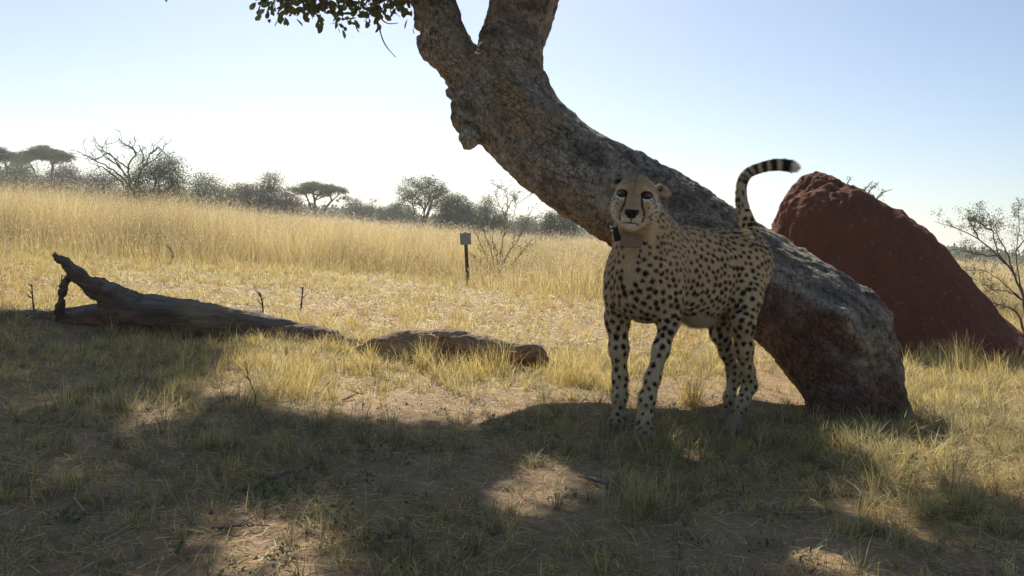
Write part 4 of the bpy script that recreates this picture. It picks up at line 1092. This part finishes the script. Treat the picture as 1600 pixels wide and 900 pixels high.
px_plant('acacia_tree', 'taller acacia with thin stems fanning up to an open crown behind the camera post', 'tree', 621, 708, 277, 322, 40, 655, GREEN, 95, 34, shape='dome', stems=7, group=gB, lsize=0.095, base_r=0.06)
px_plant('bush', 'rounded bush on the right flank of the taller open crowned acacia', 'bush', 680, 742, 308, 350, 40, 712, GREY, 80, 55, shape='dome', stems=6, group=gB, lsize=0.10)
px_plant('bush', 'grey bush behind the bare sapling', 'bush', 724, 795, 312, 352, 41, 760, GREY, 80, 50, shape='mass', stems=6, group=gB, lsize=0.10)
px_plant('bush', 'dark green bush seen under the leaning trunk, just left of it', 'bush', 838, 905, 332, 372, 36, 870, GREEN, 80, 55, shape='dome', stems=6, group=gB, lsize=0.09)
px_plant('bush', 'low far bush between the sapling and the dark bush under the trunk', 'bush', 780, 850, 340, 362, 66, 815, GREY, 60, 45, shape='mass', stems=5, group=gB, lsize=0.16)
px_plant('bush', 'far scrub seen between the mound and the thorn bush at the right', 'bush', 1492, 1562, 413, 450, 42, 1525, GREY, 80, 55, shape='mass', stems=6, group=gB, lsize=0.11)
px_plant('bush', 'far scrub behind the thorn bush at the right edge', 'bush', 1552, 1660, 408, 450, 40, 1600, GREEN, 80, 55, shape='mass', stems=6, group=gB, lsize=0.11)

# the far scrub that closes the horizon, one mass
SC = Geo()
nn_ = 5200; u_ = rng.random(nn_); yy = 75 + 70 * u_; xx = rng.uniform(-1, 1, nn_) * (0.75 * yy)
lump = 0.5 + 0.8 * fbm(xy3(xx, yy) * 0.11, 410, 3)
kk = rng.random(nn_) < lump + 0.35; xx, yy, lump = xx[kk], yy[kk], lump[kk]
top = (0.8 + 1.5 * lump.clip(0, 1)) * (yy / 100)
for rep in range(9):
    z_ = ground_z(xx, yy) + rng.uniform(0.2, 1.0, len(xx)) * top
    cc_ = np.stack([xx + rng.normal(size=len(xx)) * 0.7, yy + rng.normal(size=len(xx)) * 0.7, z_], 1)
    fg = foliage(cc_, 3, 0.45, 0.42, GREY if rep % 2 else GREEN, 0.7); SC.add(np.concatenate(fg.V), np.concatenate(fg.F), np.concatenate(fg.C))
tag(obj('far_scrub', SC.mesh('far_scrub'), M_LEAF), 'far belt of low thorn scrub along the horizon', 'scrub', kind='stuff')
# bare sapling beside the post
sb = G(776, 440)[0]; sdp = project(sb)[2]
px_branches('sapling', 'bare many stemmed sapling standing just right of the camera post', 'shrub', sdp, (776, 440),
    [[(776, 440), (782, 400), (787, 370), (790, 340), (793, 310), (790, 292)], [(776, 440), (792, 400), (812, 370), (826, 340), (838, 318)], [(776, 440), (770, 405), (760, 370), (752, 345)], [(776, 440), (764, 410), (752, 385), (742, 360)],
     [(776, 440), (798, 415), (818, 392), (832, 372)], [(787, 370), (800, 345), (806, 320), (802, 300)], [(790, 340), (780, 318), (772, 296)], [(790, 340), (797, 318), (812, 298)], [(776, 440), (778, 400), (770, 375), (772, 350)],
     [(812, 370), (822, 352), (845, 338)], [(776, 440), (756, 418), (742, 400)], [(793, 310), (786, 296), (775, 290)], [(776, 440), (786, 410), (800, 385), (806, 362)], [(806, 320), (824, 308), (834, 300)]],
    0.010, 0.0035, M_TWIG, twigs=10, tl=0.22, cols=FRESH, nleaf=1, lsize=0.022, dvar=0.008)
# thorn bush at the right edge
px_branches('thorn_bush', 'open thorn bush with small pale leaves at the right edge beside the mound', 'shrub', 8.6, (1606, 530),
    [[(1606, 530), (1600, 470), (1585, 430), (1560, 400), (1530, 375), (1495, 357), (1460, 346)], [(1585, 430), (1560, 395), (1550, 360), (1545, 338), (1537, 326)], [(1600, 470), (1592, 430), (1588, 390), (1593, 350), (1592, 325)],
     [(1585, 430), (1575, 400), (1560, 370), (1556, 350), (1570, 338)], [(1600, 470), (1570, 445), (1540, 425), (1505, 420)], [(1606, 530), (1590, 490), (1560, 476), (1530, 468)], [(1600, 470), (1575, 455), (1550, 452), (1530, 440)],
     [(1560, 400), (1530, 398), (1508, 392), (1488, 390)], [(1530, 375), (1522, 360), (1512, 340)], [(1606, 530), (1612, 460), (1622, 400), (1615, 350)], [(1550, 360), (1535, 352), (1520, 338)], [(1606, 530), (1640, 470), (1660, 420)], [(1560, 476), (1530, 486), (1510, 488)], [(1588, 390), (1604, 370), (1612, 340)]],
    0.014, 0.0018, M_FARBARK, twigs=13, tl=0.14, cols=((0.16, 0.17, 0.10), (0.30, 0.29, 0.18)), nleaf=4, lsize=0.015, dvar=0.015)
# twigs peeping over the mound
px_branches('mound_shrub', 'leafy shrub whose twig tips show above the right shoulder of the termite mound', 'shrub', 9.6, (1350, 520),
    [[(1350, 520), (1345, 380), (1342, 320), (1350, 298), (1364, 281)], [(1350, 520), (1348, 380), (1350, 330), (1357, 300), (1372, 288)], [(1350, 520), (1360, 380), (1366, 330), (1374, 306), (1393, 295)], [(1350, 520), (1336, 380), (1322, 310), (1324, 290), (1328, 279)]],
    0.02, 0.003, M_FARBARK, twigs=5, tl=0.05, cols=((0.08, 0.09, 0.05), (0.13, 0.13, 0.08)), nleaf=3, lsize=0.016, dvar=0.01)
# dead stalks sticking out of the short grass
for lab, x, y, hh, ln in [('upright broken stick just left of the forked log', 96, 492, 62, 3), ('thin dead stick at the far left beside the log', 54, 492, 48, -3), ('small dark dead stalk in the straw above the long log', 412, 492, 36, -6),
                      ('dead stalk with two prongs in the straw right of the long log', 470, 482, 34, 4), ('black dry weed in the straw above the forked log', 268, 412, 20, 2), ('dark dry weed at the foot of the tall grass, left of the camera post', 462, 408, 22, -2)]:
    q = G(x, y)[0]; dd = project(q)[2]; t_ = P(x + ln, y - hh, dd); t_[1] = q[1]
    g = Geo(); Vv, Ff = tube(spline([q - np.array((0, 0, 0.03)), (q + t_) / 2 + rng.normal(size=3) * 0.01, t_], 8), np.linspace(0.007, 0.004, 8) * (dd / 7) * (1 + 0.4 * rng.random(8)), 6); g.add(Vv, Ff)
    for k in range(4):
        f_ = rng.uniform(0.4, 0.95); a_ = q + (t_ - q) * f_; e_ = a_ + np.array((rng.uniform(-1, 1), rng.uniform(-0.5, 0.5), rng.uniform(0.3, 1.2))) * 0.05 * dd / 7
        Vv, Ff = tube([a_, e_], [0.005 * dd / 7, 0.002 * dd / 7], 4); g.add(Vv, Ff)
    o = obj('dead_stalk', g.mesh('dead_stalk', True), M_FARBARK); tag(o, lab, 'stalk', 'dead stalks in the straw')

# ------------------------------------------------------------------ grass and litter
def blades(pos, h, w, lean, bend, cols, segs=3, curl=0.0):
    """pos (n,3); h, w (n,); lean (n,2) horizontal lean at the tip as a share of h; bend: share of it that is quadratic"""
    n = len(pos); az = rng.uniform(0, 2 * math.pi, n); side = np.stack([np.cos(az), np.sin(az), np.zeros(n)], 1)
    V = []; 
    for k in range(segs + 1):
        t = k / segs; off = np.zeros((n, 3)); s = (1 - bend) * t + bend * t * t
        off[:, :2] = lean * (h * s)[:, None]; ll = np.linalg.norm(lean, axis=1)
        off[:, 2] = h * (t - np.clip(ll, 0, 1.2) * 0.38 * t * t)
        c = pos + off; ww = w * (1 - t) ** 0.7 * (0.8 + 0.2 * min(1, t * 4)) * 0.5
        if k < segs: V += [c - side * ww[:, None], c + side * ww[:, None]]
        else: V.append(c)
    nv = 2 * segs + 1; V = np.stack(V, 1).reshape(-1, 3); F = []
    for k in range(segs - 1): F += [(2 * k, 2 * k + 1, 2 * k + 3), (2 * k, 2 * k + 3, 2 * k + 2)]
    F.append((2 * segs - 2, 2 * segs - 1, 2 * segs)); F = (np.array(F)[None] + nv * np.arange(n)[:, None, None]).reshape(-1, 3)
    grad_ = np.repeat(np.linspace(0.75, 1.1, segs + 1), 2)[:nv]
    C = (cols[:, None, :] * grad_[None, :, None]).reshape(-1, 3)
    return V, F, C
def straws(pos, length, w, cols, tilt_=0.25, curve=0.3):
    n = len(pos); az = rng.uniform(0, 2 * math.pi, n); d = np.stack([np.cos(az), np.sin(az), rng.uniform(-0.05, tilt_, n)], 1)
    p_ = np.stack([-np.sin(az), np.cos(az), rng.uniform(-0.3, 0.3, n)], 1); cv = rng.normal(size=n) * curve
    V = []
    for t in (-0.5, 0, 0.5):
        c = pos + d * (length * t)[:, None] + p_ * (length * cv * (t * t - 0.1))[:, None]; ww = (w * (0.5 if t == 0 else 0.32))[:, None]
        sdv = p_ * np.array((1, 1, 0)) ; sdv = sdv + np.array((0, 0, 0.5)) * rng.uniform(-1, 1, n)[:, None]
        V += [c - sdv * ww, c + sdv * ww]
    V = np.stack(V, 1).reshape(-1, 3); F = np.array([(0, 1, 3), (0, 3, 2), (2, 3, 5), (2, 5, 4)])
    F = (F[None] + 6 * np.arange(n)[:, None, None]).reshape(-1, 3)
    return V, F, np.repeat(cols, 6, 0)
def pal(n, cs, jit=0.18):
    cs = np.array(cs); i = rng.integers(0, len(cs), n); j = rng.integers(0, len(cs), n); t = rng.random(n)[:, None]
    return (cs[i] * t + cs[j] * (1 - t)) * rng.uniform(1 - jit, 1 + jit, (n, 1))
STRAW = [(0.68, 0.53, 0.15), (0.80, 0.66, 0.26), (0.50, 0.35, 0.10), (0.88, 0.79, 0.44)]
DRAB = [(0.34, 0.30, 0.15), (0.46, 0.39, 0.20), (0.25, 0.23, 0.12), (0.62, 0.53, 0.31), (0.21, 0.23, 0.11)]
BRN = [(0.26, 0.15, 0.08), (0.18, 0.11, 0.07), (0.36, 0.22, 0.11)]
def scatter(n, y0, y1, wx=0.66, pad=0.5):
    """uniform over the ground inside a widening strip in front of the camera"""
    u = rng.random(n); y = np.sqrt(y0 ** 2 + u * (y1 ** 2 - y0 ** 2)); x = rng.uniform(-1, 1, n) * (wx * y + pad)
    return x, y
bare_px = [[(290, 905), (300, 830), (400, 800), (480, 812), (530, 905)], [(770, 735), (950, 725), (960, 840), (880, 860), (790, 800)], [(1090, 810), (1330, 800), (1400, 880), (1120, 900)], [(540, 625), (700, 630), (640, 655), (520, 650)],
           [(850, 470), (960, 480), (960, 520), (860, 530)], [(440, 455), (600, 470), (560, 510), (470, 500)], [(1170, 530), (1240, 600), (1200, 640), (1150, 560)], [(680, 460), (860, 470), (800, 500), (700, 490)], [(560, 700), (780, 740), (760, 800), (560, 780)]]
def on_ground(x, y): return np.stack([x, y, ground_z(x, y)], 1)
def density(x, y):
    p = xy3(x, y); z = ground_z(x, y); q = np.stack([x, y, z], 1) - CAM; dd = q @ _f; px = 800 + FPX * (q @ _r) / dd; py = 450 - FPX * (q @ _u) / dd
    bare = np.zeros(len(x), bool)
    for poly in bare_px: bare |= in_poly(px, py, poly)
    dn = 0.55 + 0.9 * fbm(p * 1.3, 201, 3) + 0.35 * fbm(p * 5, 211, 2)
    # the left shade, under the trunk and the right are well covered
    dn = dn + 0.35 * ss(1250, 1400, px) * ss(540, 600, py) + 0.25 * ss(640, 690, py) * ss(760, 700, py)
    return np.where(bare, dn * 0.38, dn).clip(0, 1.3), px, py
def keep_out(x, y):
    m = np.zeros(len(x), bool)
    for (cx, cy, r_) in [(pf[0], pf[1], 0.045), (pf2[0], pf2[1], 0.05), (ph[0], ph[1], 0.045), (ph2[0], ph2[1], 0.045)]: m |= np.hypot(x - cx, y - cy) < r_
    m |= np.hypot(x - (P(1340, 640, 4.42)[0]), (y - 4.5)) < 0.24
    return m
edge_of = lambda x: np.interp(x, [-12, -9, -4, -2, -0.7, 1.25, 4, 9], [15, 15.2, 16.6, 16.2, 15.0, 12.8, 12.2, 12.5])

G1 = Geo()
# tufts of the foreground
x, y = scatter(6500, 1.55, 6.2); dn, px, py = density(x, y); k = (rng.random(len(x)) < dn) & ~keep_out(x, y); x, y, dn, px, py = x[k], y[k], dn[k], px[k], py[k]
nb_ = rng.integers(8, 34, len(x)); idx_ = np.repeat(np.arange(len(x)), nb_); n = len(idx_)
th = rng.uniform(0.035, 0.10, len(x)) * (0.65 + 0.6 * dn); th *= np.where(rng.random(len(x)) < 0.10, 1.7, 1.0); sp_ = rng.uniform(0.012, 0.035, len(x))
th *= 1 - 0.35 * ss(3.2, 2.2, y)
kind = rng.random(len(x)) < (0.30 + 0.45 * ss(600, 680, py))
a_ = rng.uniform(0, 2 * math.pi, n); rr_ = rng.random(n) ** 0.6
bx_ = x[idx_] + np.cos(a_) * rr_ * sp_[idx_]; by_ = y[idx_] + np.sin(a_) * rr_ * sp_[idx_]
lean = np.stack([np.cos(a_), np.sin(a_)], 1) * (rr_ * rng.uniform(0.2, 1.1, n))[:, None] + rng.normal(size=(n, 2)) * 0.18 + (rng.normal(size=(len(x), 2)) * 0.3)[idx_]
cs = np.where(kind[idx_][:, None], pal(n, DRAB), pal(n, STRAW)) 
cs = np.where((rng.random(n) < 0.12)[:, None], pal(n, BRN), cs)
cs = cs * (1.0 - 0.15 * ss(640, 700, py) * (px < 1280))[idx_][:, None]  # foreground tufts darkened: the shade there put into their colour
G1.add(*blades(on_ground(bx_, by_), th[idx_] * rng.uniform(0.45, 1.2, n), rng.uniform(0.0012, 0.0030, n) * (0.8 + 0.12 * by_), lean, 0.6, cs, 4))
# single thin stems
x, y = scatter(60000, 1.5, 6.2); dn, px, py = density(x, y); k = (rng.random(len(x)) < dn) & ~keep_out(x, y); x, y = x[k], y[k]; n = len(x)
G1.add(*blades(on_ground(x, y), rng.uniform(0.02, 0.10, n), rng.uniform(0.001, 0.0022, n), rng.normal(size=(n, 2)) * 0.8, 0.5, np.where((rng.random(n) < 0.5)[:, None], pal(n, DRAB), pal(n, STRAW)), 3))
g_near = obj('foreground_grass', G1.mesh('foreground_grass'), M_STRAW); tag(g_near, 'dry grass tufts on the shaded sand of the foreground', 'grass', kind='stuff')
G2 = Geo()
x, y = scatter(130000, 1.5, 6.5); dn, px, py = density(x, y); k = rng.random(len(x)) < dn * 0.85 + 0.15; x, y = x[k], y[k]; n = len(x); q = on_ground(x, y); q[:, 2] += rng.uniform(0.001, 0.014, n)
G2.add(*straws(q, rng.uniform(0.015, 0.075, n) * np.where(rng.random(n) < 0.06, 2.8, 1.0), rng.uniform(0.0012, 0.0034, n), np.where((rng.random(n) < 0.3)[:, None], pal(n, DRAB + BRN), pal(n, STRAW))))
# hay flattened on the right
x, y = scatter(40000, 2.4, 6.3); dn, px, py = density(x, y); k = (px > 1240 + 200 * rng.random(len(x))) & (rng.random(len(x)) < 0.8); x, y = x[k], y[k]; n = len(x); q = on_ground(x, y); q[:, 2] += rng.uniform(0.002, 0.05, n)
G2.add(*straws(q, rng.uniform(0.04, 0.16, n), rng.uniform(0.0014, 0.0030, n), np.where((rng.random(n) < 0.4)[:, None], pal(n, DRAB), pal(n, STRAW)), 0.5, 0.6))
# middle distance litter
x, y = scatter(200000, 6.0, 17.5); dn, px, py = density(x, y); k = rng.random(len(x)) < dn * 0.8 + 0.3; x, y = x[k], y[k]; n = len(x); q = on_ground(x, y); q[:, 2] += rng.uniform(0.001, 0.02, n)
G2.add(*straws(q, rng.uniform(0.03, 0.12, n), rng.uniform(0.004, 0.009, n) * (0.6 + y / 14), np.where((rng.random(n) < 0.34)[:, None], pal(n, BRN + DRAB), pal(n, STRAW)), 0.5, 0.4))
litter = obj('straw_litter', G2.mesh('straw_litter'), M_STRAW); tag(litter, 'broken straw and dead stems littering the sand', 'straw litter', kind='stuff')
# middle distance: short stubble and tufts
G3 = Geo()
x, y = scatter(170000, 5.2, 17.5); dn, px, py = density(x, y); k = (rng.random(len(x)) < dn * 0.9 + 0.12); x, y, dn = x[k], y[k], dn[k]; n = len(x)
yb = edge_of(x)
hh_ = rng.uniform(0.03, 0.12, n) * (0.7 + 0.5 * dn) * (1 + 1.6 * ss(3.5, 0.0, yb - y))
G3.add(*blades(on_ground(x, y), hh_, rng.uniform(0.003, 0.006, n) * (0.5 + y / 14), rng.normal(size=(n, 2)) * 0.5, 0.5, np.where((rng.random(n) < 0.2)[:, None], pal(n, DRAB + BRN), pal(n, STRAW)), 2))
x, y = scatter(900, 6.0, 14); dn, px, py = density(x, y); k = rng.random(len(x)) < 0.35 + 0.5 * dn; x, y = x[k], y[k]; idx_ = np.repeat(np.arange(len(x)), 42); n = len(idx_)
a_ = rng.uniform(0, 2 * math.pi, n); rr_ = rng.random(n) ** 0.6; th = rng.uniform(0.07, 0.20, len(x))
G3.add(*blades(on_ground(x[idx_] + np.cos(a_) * rr_ * 0.05, y[idx_] + np.sin(a_) * rr_ * 0.05), th[idx_] * rng.uniform(0.5, 1.15, n), rng.uniform(0.003, 0.005, n), np.stack([np.cos(a_), np.sin(a_)], 1) * (rr_ * 0.6)[:, None] + rng.normal(size=(n, 2)) * 0.15, 0.5,
     np.where((rng.random(len(x)) < 0.5)[idx_][:, None], pal(n, [(0.55, 0.36, 0.12), (0.62, 0.45, 0.18)]), pal(n, STRAW)), 3))
# taller clumps in front of the logs and by the mound
for cx, cy, w_, hpx, cnt in [(8, 520, 3, 330, 3), (560, 580, 28, 42, 200), (665, 575, 20, 60, 220), (735, 592, 45, 60, 330), (780, 580, 22, 70, 240), (835, 655, 20, 55, 200), (900, 600, 55, 60, 500), (640, 500, 25, 30, 200), (885, 512, 18, 25, 160), (1080, 630, 22, 55, 260), (960, 610, 30, 45, 220), (1500, 585, 28, 70, 420), (1450, 575, 30, 50, 260), (1545, 590, 40, 50, 330),
                          (225, 545, 60, 40, 300), (390, 575, 70, 45, 300), (470, 590, 60, 60, 380), (440, 620, 70, 60, 420), (1500, 800, 22, 90, 380), (1440, 810, 22, 70, 300), (830, 700, 40, 40, 160), (1000, 800, 50, 110, 300), (1350, 835, 60, 60, 320), (1300, 700, 60, 60, 420), (1180, 690, 90, 50, 500), (1050, 700, 90, 50, 450), (1380, 720, 70, 60, 420), (1250, 660, 80, 55, 420), (180, 640, 60, 70, 260), (330, 700, 60, 60, 260)]:
    cnt = max(3, int(cnt * (1.0 if cy < 640 else 0.6)))
    px = rng.normal(cx, w_ * 0.5, cnt); py = rng.normal(cy, 4, cnt); g_ = G(px, py); dd = g_[:, 1]; s_ = hpx * np.median(dd) / FPX
    pale_ = cy < 640
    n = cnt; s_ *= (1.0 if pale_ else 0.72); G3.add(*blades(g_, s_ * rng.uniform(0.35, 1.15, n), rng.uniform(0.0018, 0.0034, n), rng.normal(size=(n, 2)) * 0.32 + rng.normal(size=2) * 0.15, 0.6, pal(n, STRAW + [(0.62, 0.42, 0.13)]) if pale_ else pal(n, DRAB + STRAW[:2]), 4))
g_mid = obj('short_grass', G3.mesh('short_grass'), M_STRAW); tag(g_mid, 'short sunlit straw coloured grass of the clearing', 'grass', kind='stuff')
# tall stand behind
G4 = Geo()
def tall(n, ya, yb_, wmul, segs, wx=0.64):
    x, y = scatter(n, ya, yb_, wx, 1.0); edge = edge_of(x) + 0.8 * vnoise(xy3(x, y) * 0.5, 301); k = (y > edge - 3.4 * rng.random(n) ** 1.6); x, y, edge = x[k], y[k], edge[k]; n = len(x)
    h = (0.80 + 0.47 * np.clip(-x / 9, 0, 1)) * rng.uniform(0.62, 1.10, n) * (0.30 + 0.70 * ss(-3.2, 1.8, y - edge)) * (1 + 0.28 * fbm(xy3(x, y) * 0.6, 333, 3))
    h = np.where(y > 30, np.minimum(h, 1.0), h)
    q = on_ground(x, y); lean = rng.normal(size=(n, 2)) * 0.20 + np.array((0.06, 0)) + 0.35 * np.stack([fbm(xy3(x, y) * 1.1, 371, 2), fbm(xy3(x, y) * 1.1, 381, 2)], 1)
    tone = (0.92 + 0.5 * fbm(xy3(x, y) * 0.7, 350, 3))[:, None] * np.array((1.0, 0.97, 1.12))
    cs = np.where((rng.random(n) < 0.10)[:, None], pal(n, DRAB + BRN), pal(n, STRAW, 0.15)) * tone
    G4.add(*blades(q, h, rng.uniform(0.0035, 0.006, n) * wmul, lean, 0.7, cs, segs))
    # loose seed heads
    m = rng.random(n) < 0.7; q = q[m]; h2 = h[m]; ln_ = lean[m]; c2 = cs[m]; out = []
    for _ in range(4):
        t = rng.uniform(0.55, 1.02, len(q)); c = q.copy(); s = 0.3 * t + 0.7 * t * t; c[:, :2] += ln_ * (h2 * s)[:, None] + rng.normal(size=(len(q), 2)) * 0.018 * wmul; c[:, 2] += h2 * t
        k2 = rng.random(len(q)) < 0.6
        sV, sF, sC = straws(c[k2], rng.uniform(0.012, 0.03, k2.sum()) * wmul, rng.uniform(0.004, 0.008, k2.sum()) * wmul, pal(k2.sum(), [(0.74, 0.64, 0.42), (0.66, 0.52, 0.28)]), 1.5)
        G4.add(sV, sF, sC)
tall(150000, 11.5, 22, 1.0, 3)
tall(60000, 22, 38, 2.0, 2)
tall(40000, 38, 90, 4.5, 2)
g_tall = obj('tall_grass', G4.mesh('tall_grass'), M_STRAW); tag(g_tall, 'tall golden dry grass covering the plain', 'grass', kind='stuff')
# green herbs in the shade
G5 = Geo()
x, y = scatter(200, 1.7, 4.6); idx_ = np.repeat(np.arange(len(x)), 26); n = len(idx_); s_ = rng.uniform(0.015, 0.05, len(x))[idx_]
c = on_ground(x[idx_] + rng.normal(size=n) * s_, y[idx_] + rng.normal(size=n) * s_); c[:, 2] += rng.uniform(0.0, 0.03, n)
sV, sF, sC = straws(c, rng.uniform(0.006, 0.014, n), rng.uniform(0.005, 0.009, n), pal(n, [(0.13, 0.17, 0.08), (0.16, 0.19, 0.10), (0.09, 0.13, 0.05)]), 1.0)
G5.add(sV, sF, sC)
for cx, cy, s0, cnt in [(395, 778, 0.035, 70), (430, 782, 0.03, 40), (528, 815, 0.02, 30), (1425, 735, 0.03, 50), (610, 720, 0.05, 50)]:
    g0 = G(cx, cy)[0]; q = g0 + rng.normal(size=(cnt, 3)) * np.array((s0, s0, 0.02)) + np.array((0, 0, 0.02))
    add_leaves(G5, q, rng.normal(size=(cnt, 3)) + np.array((0, 0, 0.6)), rng.uniform(0.010, 0.022, cnt), pal(cnt, [(0.08, 0.14, 0.03), (0.13, 0.2, 0.05), (0.18, 0.22, 0.10)]), 0.8)
herbs = obj('green_herbs', G5.mesh('green_herbs'), M_LEAF); tag(herbs, 'small green herbs among the shaded grass', 'herbs', kind='stuff')
# fallen twigs one can pick out
tw = [('long thin dead branch lying across the sand near the bottom left of centre', [(392, 770), (440, 752), (480, 735), (503, 727)], 0.006),
      ('forked brown twig lying in the shade below the long thin dead branch', [(478, 745), (490, 775), (510, 800), (540, 835)], 0.0055),
      ('pale dry twig at the bottom between the two sunlit sand patches', [(590, 842), (620, 846), (645, 850), (652, 870)], 0.0055),
      ('thin bare twig standing up from the grass in front of the long log', [(422, 668), (405, 640), (392, 600), (386, 578)], 0.0035),
      ('pale stick lying on the sunlit sand at the bottom left', [(330, 832), (375, 833), (420, 826)], 0.004),
      ('curved dark stick on the sunlit patch below the cheetah', [(925, 752), (940, 762), (952, 766)], 0.008),
      ('bent twig with a dark stub on the sunlit ground below the humped log', [(535, 628), (560, 622), (568, 620), (566, 640)], 0.005)]
for lab, ch, r_ in tw:
    g0 = G(*ch[0])[0]; pts = []
    up = 'standing' in lab
    for i, (a_, b2) in enumerate(ch):
        q = P(a_, b2, project(g0)[2]) if up else G(a_, b2)[0] + np.array((0, 0, 0.008 + 0.012 * (i % 2)))
        pts.append(q)
    g = Geo(); sp = spline(pts, 16); sp[1:-1] += rng.normal(size=(14, 3)) * 0.0025
    Vv, Ff = tube(sp, np.linspace(r_, r_ * 0.45, 16) * rng.uniform(0.85, 1.2, 16), 6); g.add(Vv, Ff)
    for k in range(3):
        i = rng.integers(3, 14); dv = rng.normal(size=3) * np.array((1, 1, 0.4)) + np.array((0, 0, 0.5)); dv /= np.linalg.norm(dv)
        Vv, Ff = tube([sp[i], sp[i] + dv * rng.uniform(0.03, 0.07)], [r_ * 0.5, r_ * 0.25], 4); g.add(Vv, Ff)
    o = obj('twig', g.mesh('twig', True), M_TWIG); tag(o, lab, 'twig', 'twigs lying about the clearing')

# ------------------------------------------------------------------ haze volume, added to fade far things as glare does
b_ = bpy.data.materials.new('added_haze'); b_.use_nodes = True; t_ = b_.node_tree
for n_ in list(t_.nodes):
    if n_.type == 'BSDF_PRINCIPLED': t_.nodes.remove(n_)
pv = t_.nodes.new('ShaderNodeVolumePrincipled'); pv.inputs['Density'].default_value = 0.0014; pv.inputs['Color'].default_value = (0.93, 0.95, 0.97, 1); pv.inputs['Anisotropy'].default_value = 0.5
t_.links.new(pv.outputs[0], [n_ for n_ in t_.nodes if n_.type == 'OUTPUT_MATERIAL'][0].inputs['Volume'])
X0, X1, Y0, Y1, Z0, Z1 = -1250, 1250, -45, 1550, -20, 12
V = np.array([(x, y, z) for x in (X0, X1) for y in (Y0, Y1) for z in (Z0, Z1)], float)
F = np.array([(0, 1, 3, 2), (4, 6, 7, 5), (0, 4, 5, 1), (2, 3, 7, 6), (0, 2, 6, 4), (1, 5, 7, 3)])
hz_o = obj('haze', mesh_np('haze', V, F), b_); tag(hz_o, kind='stuff')
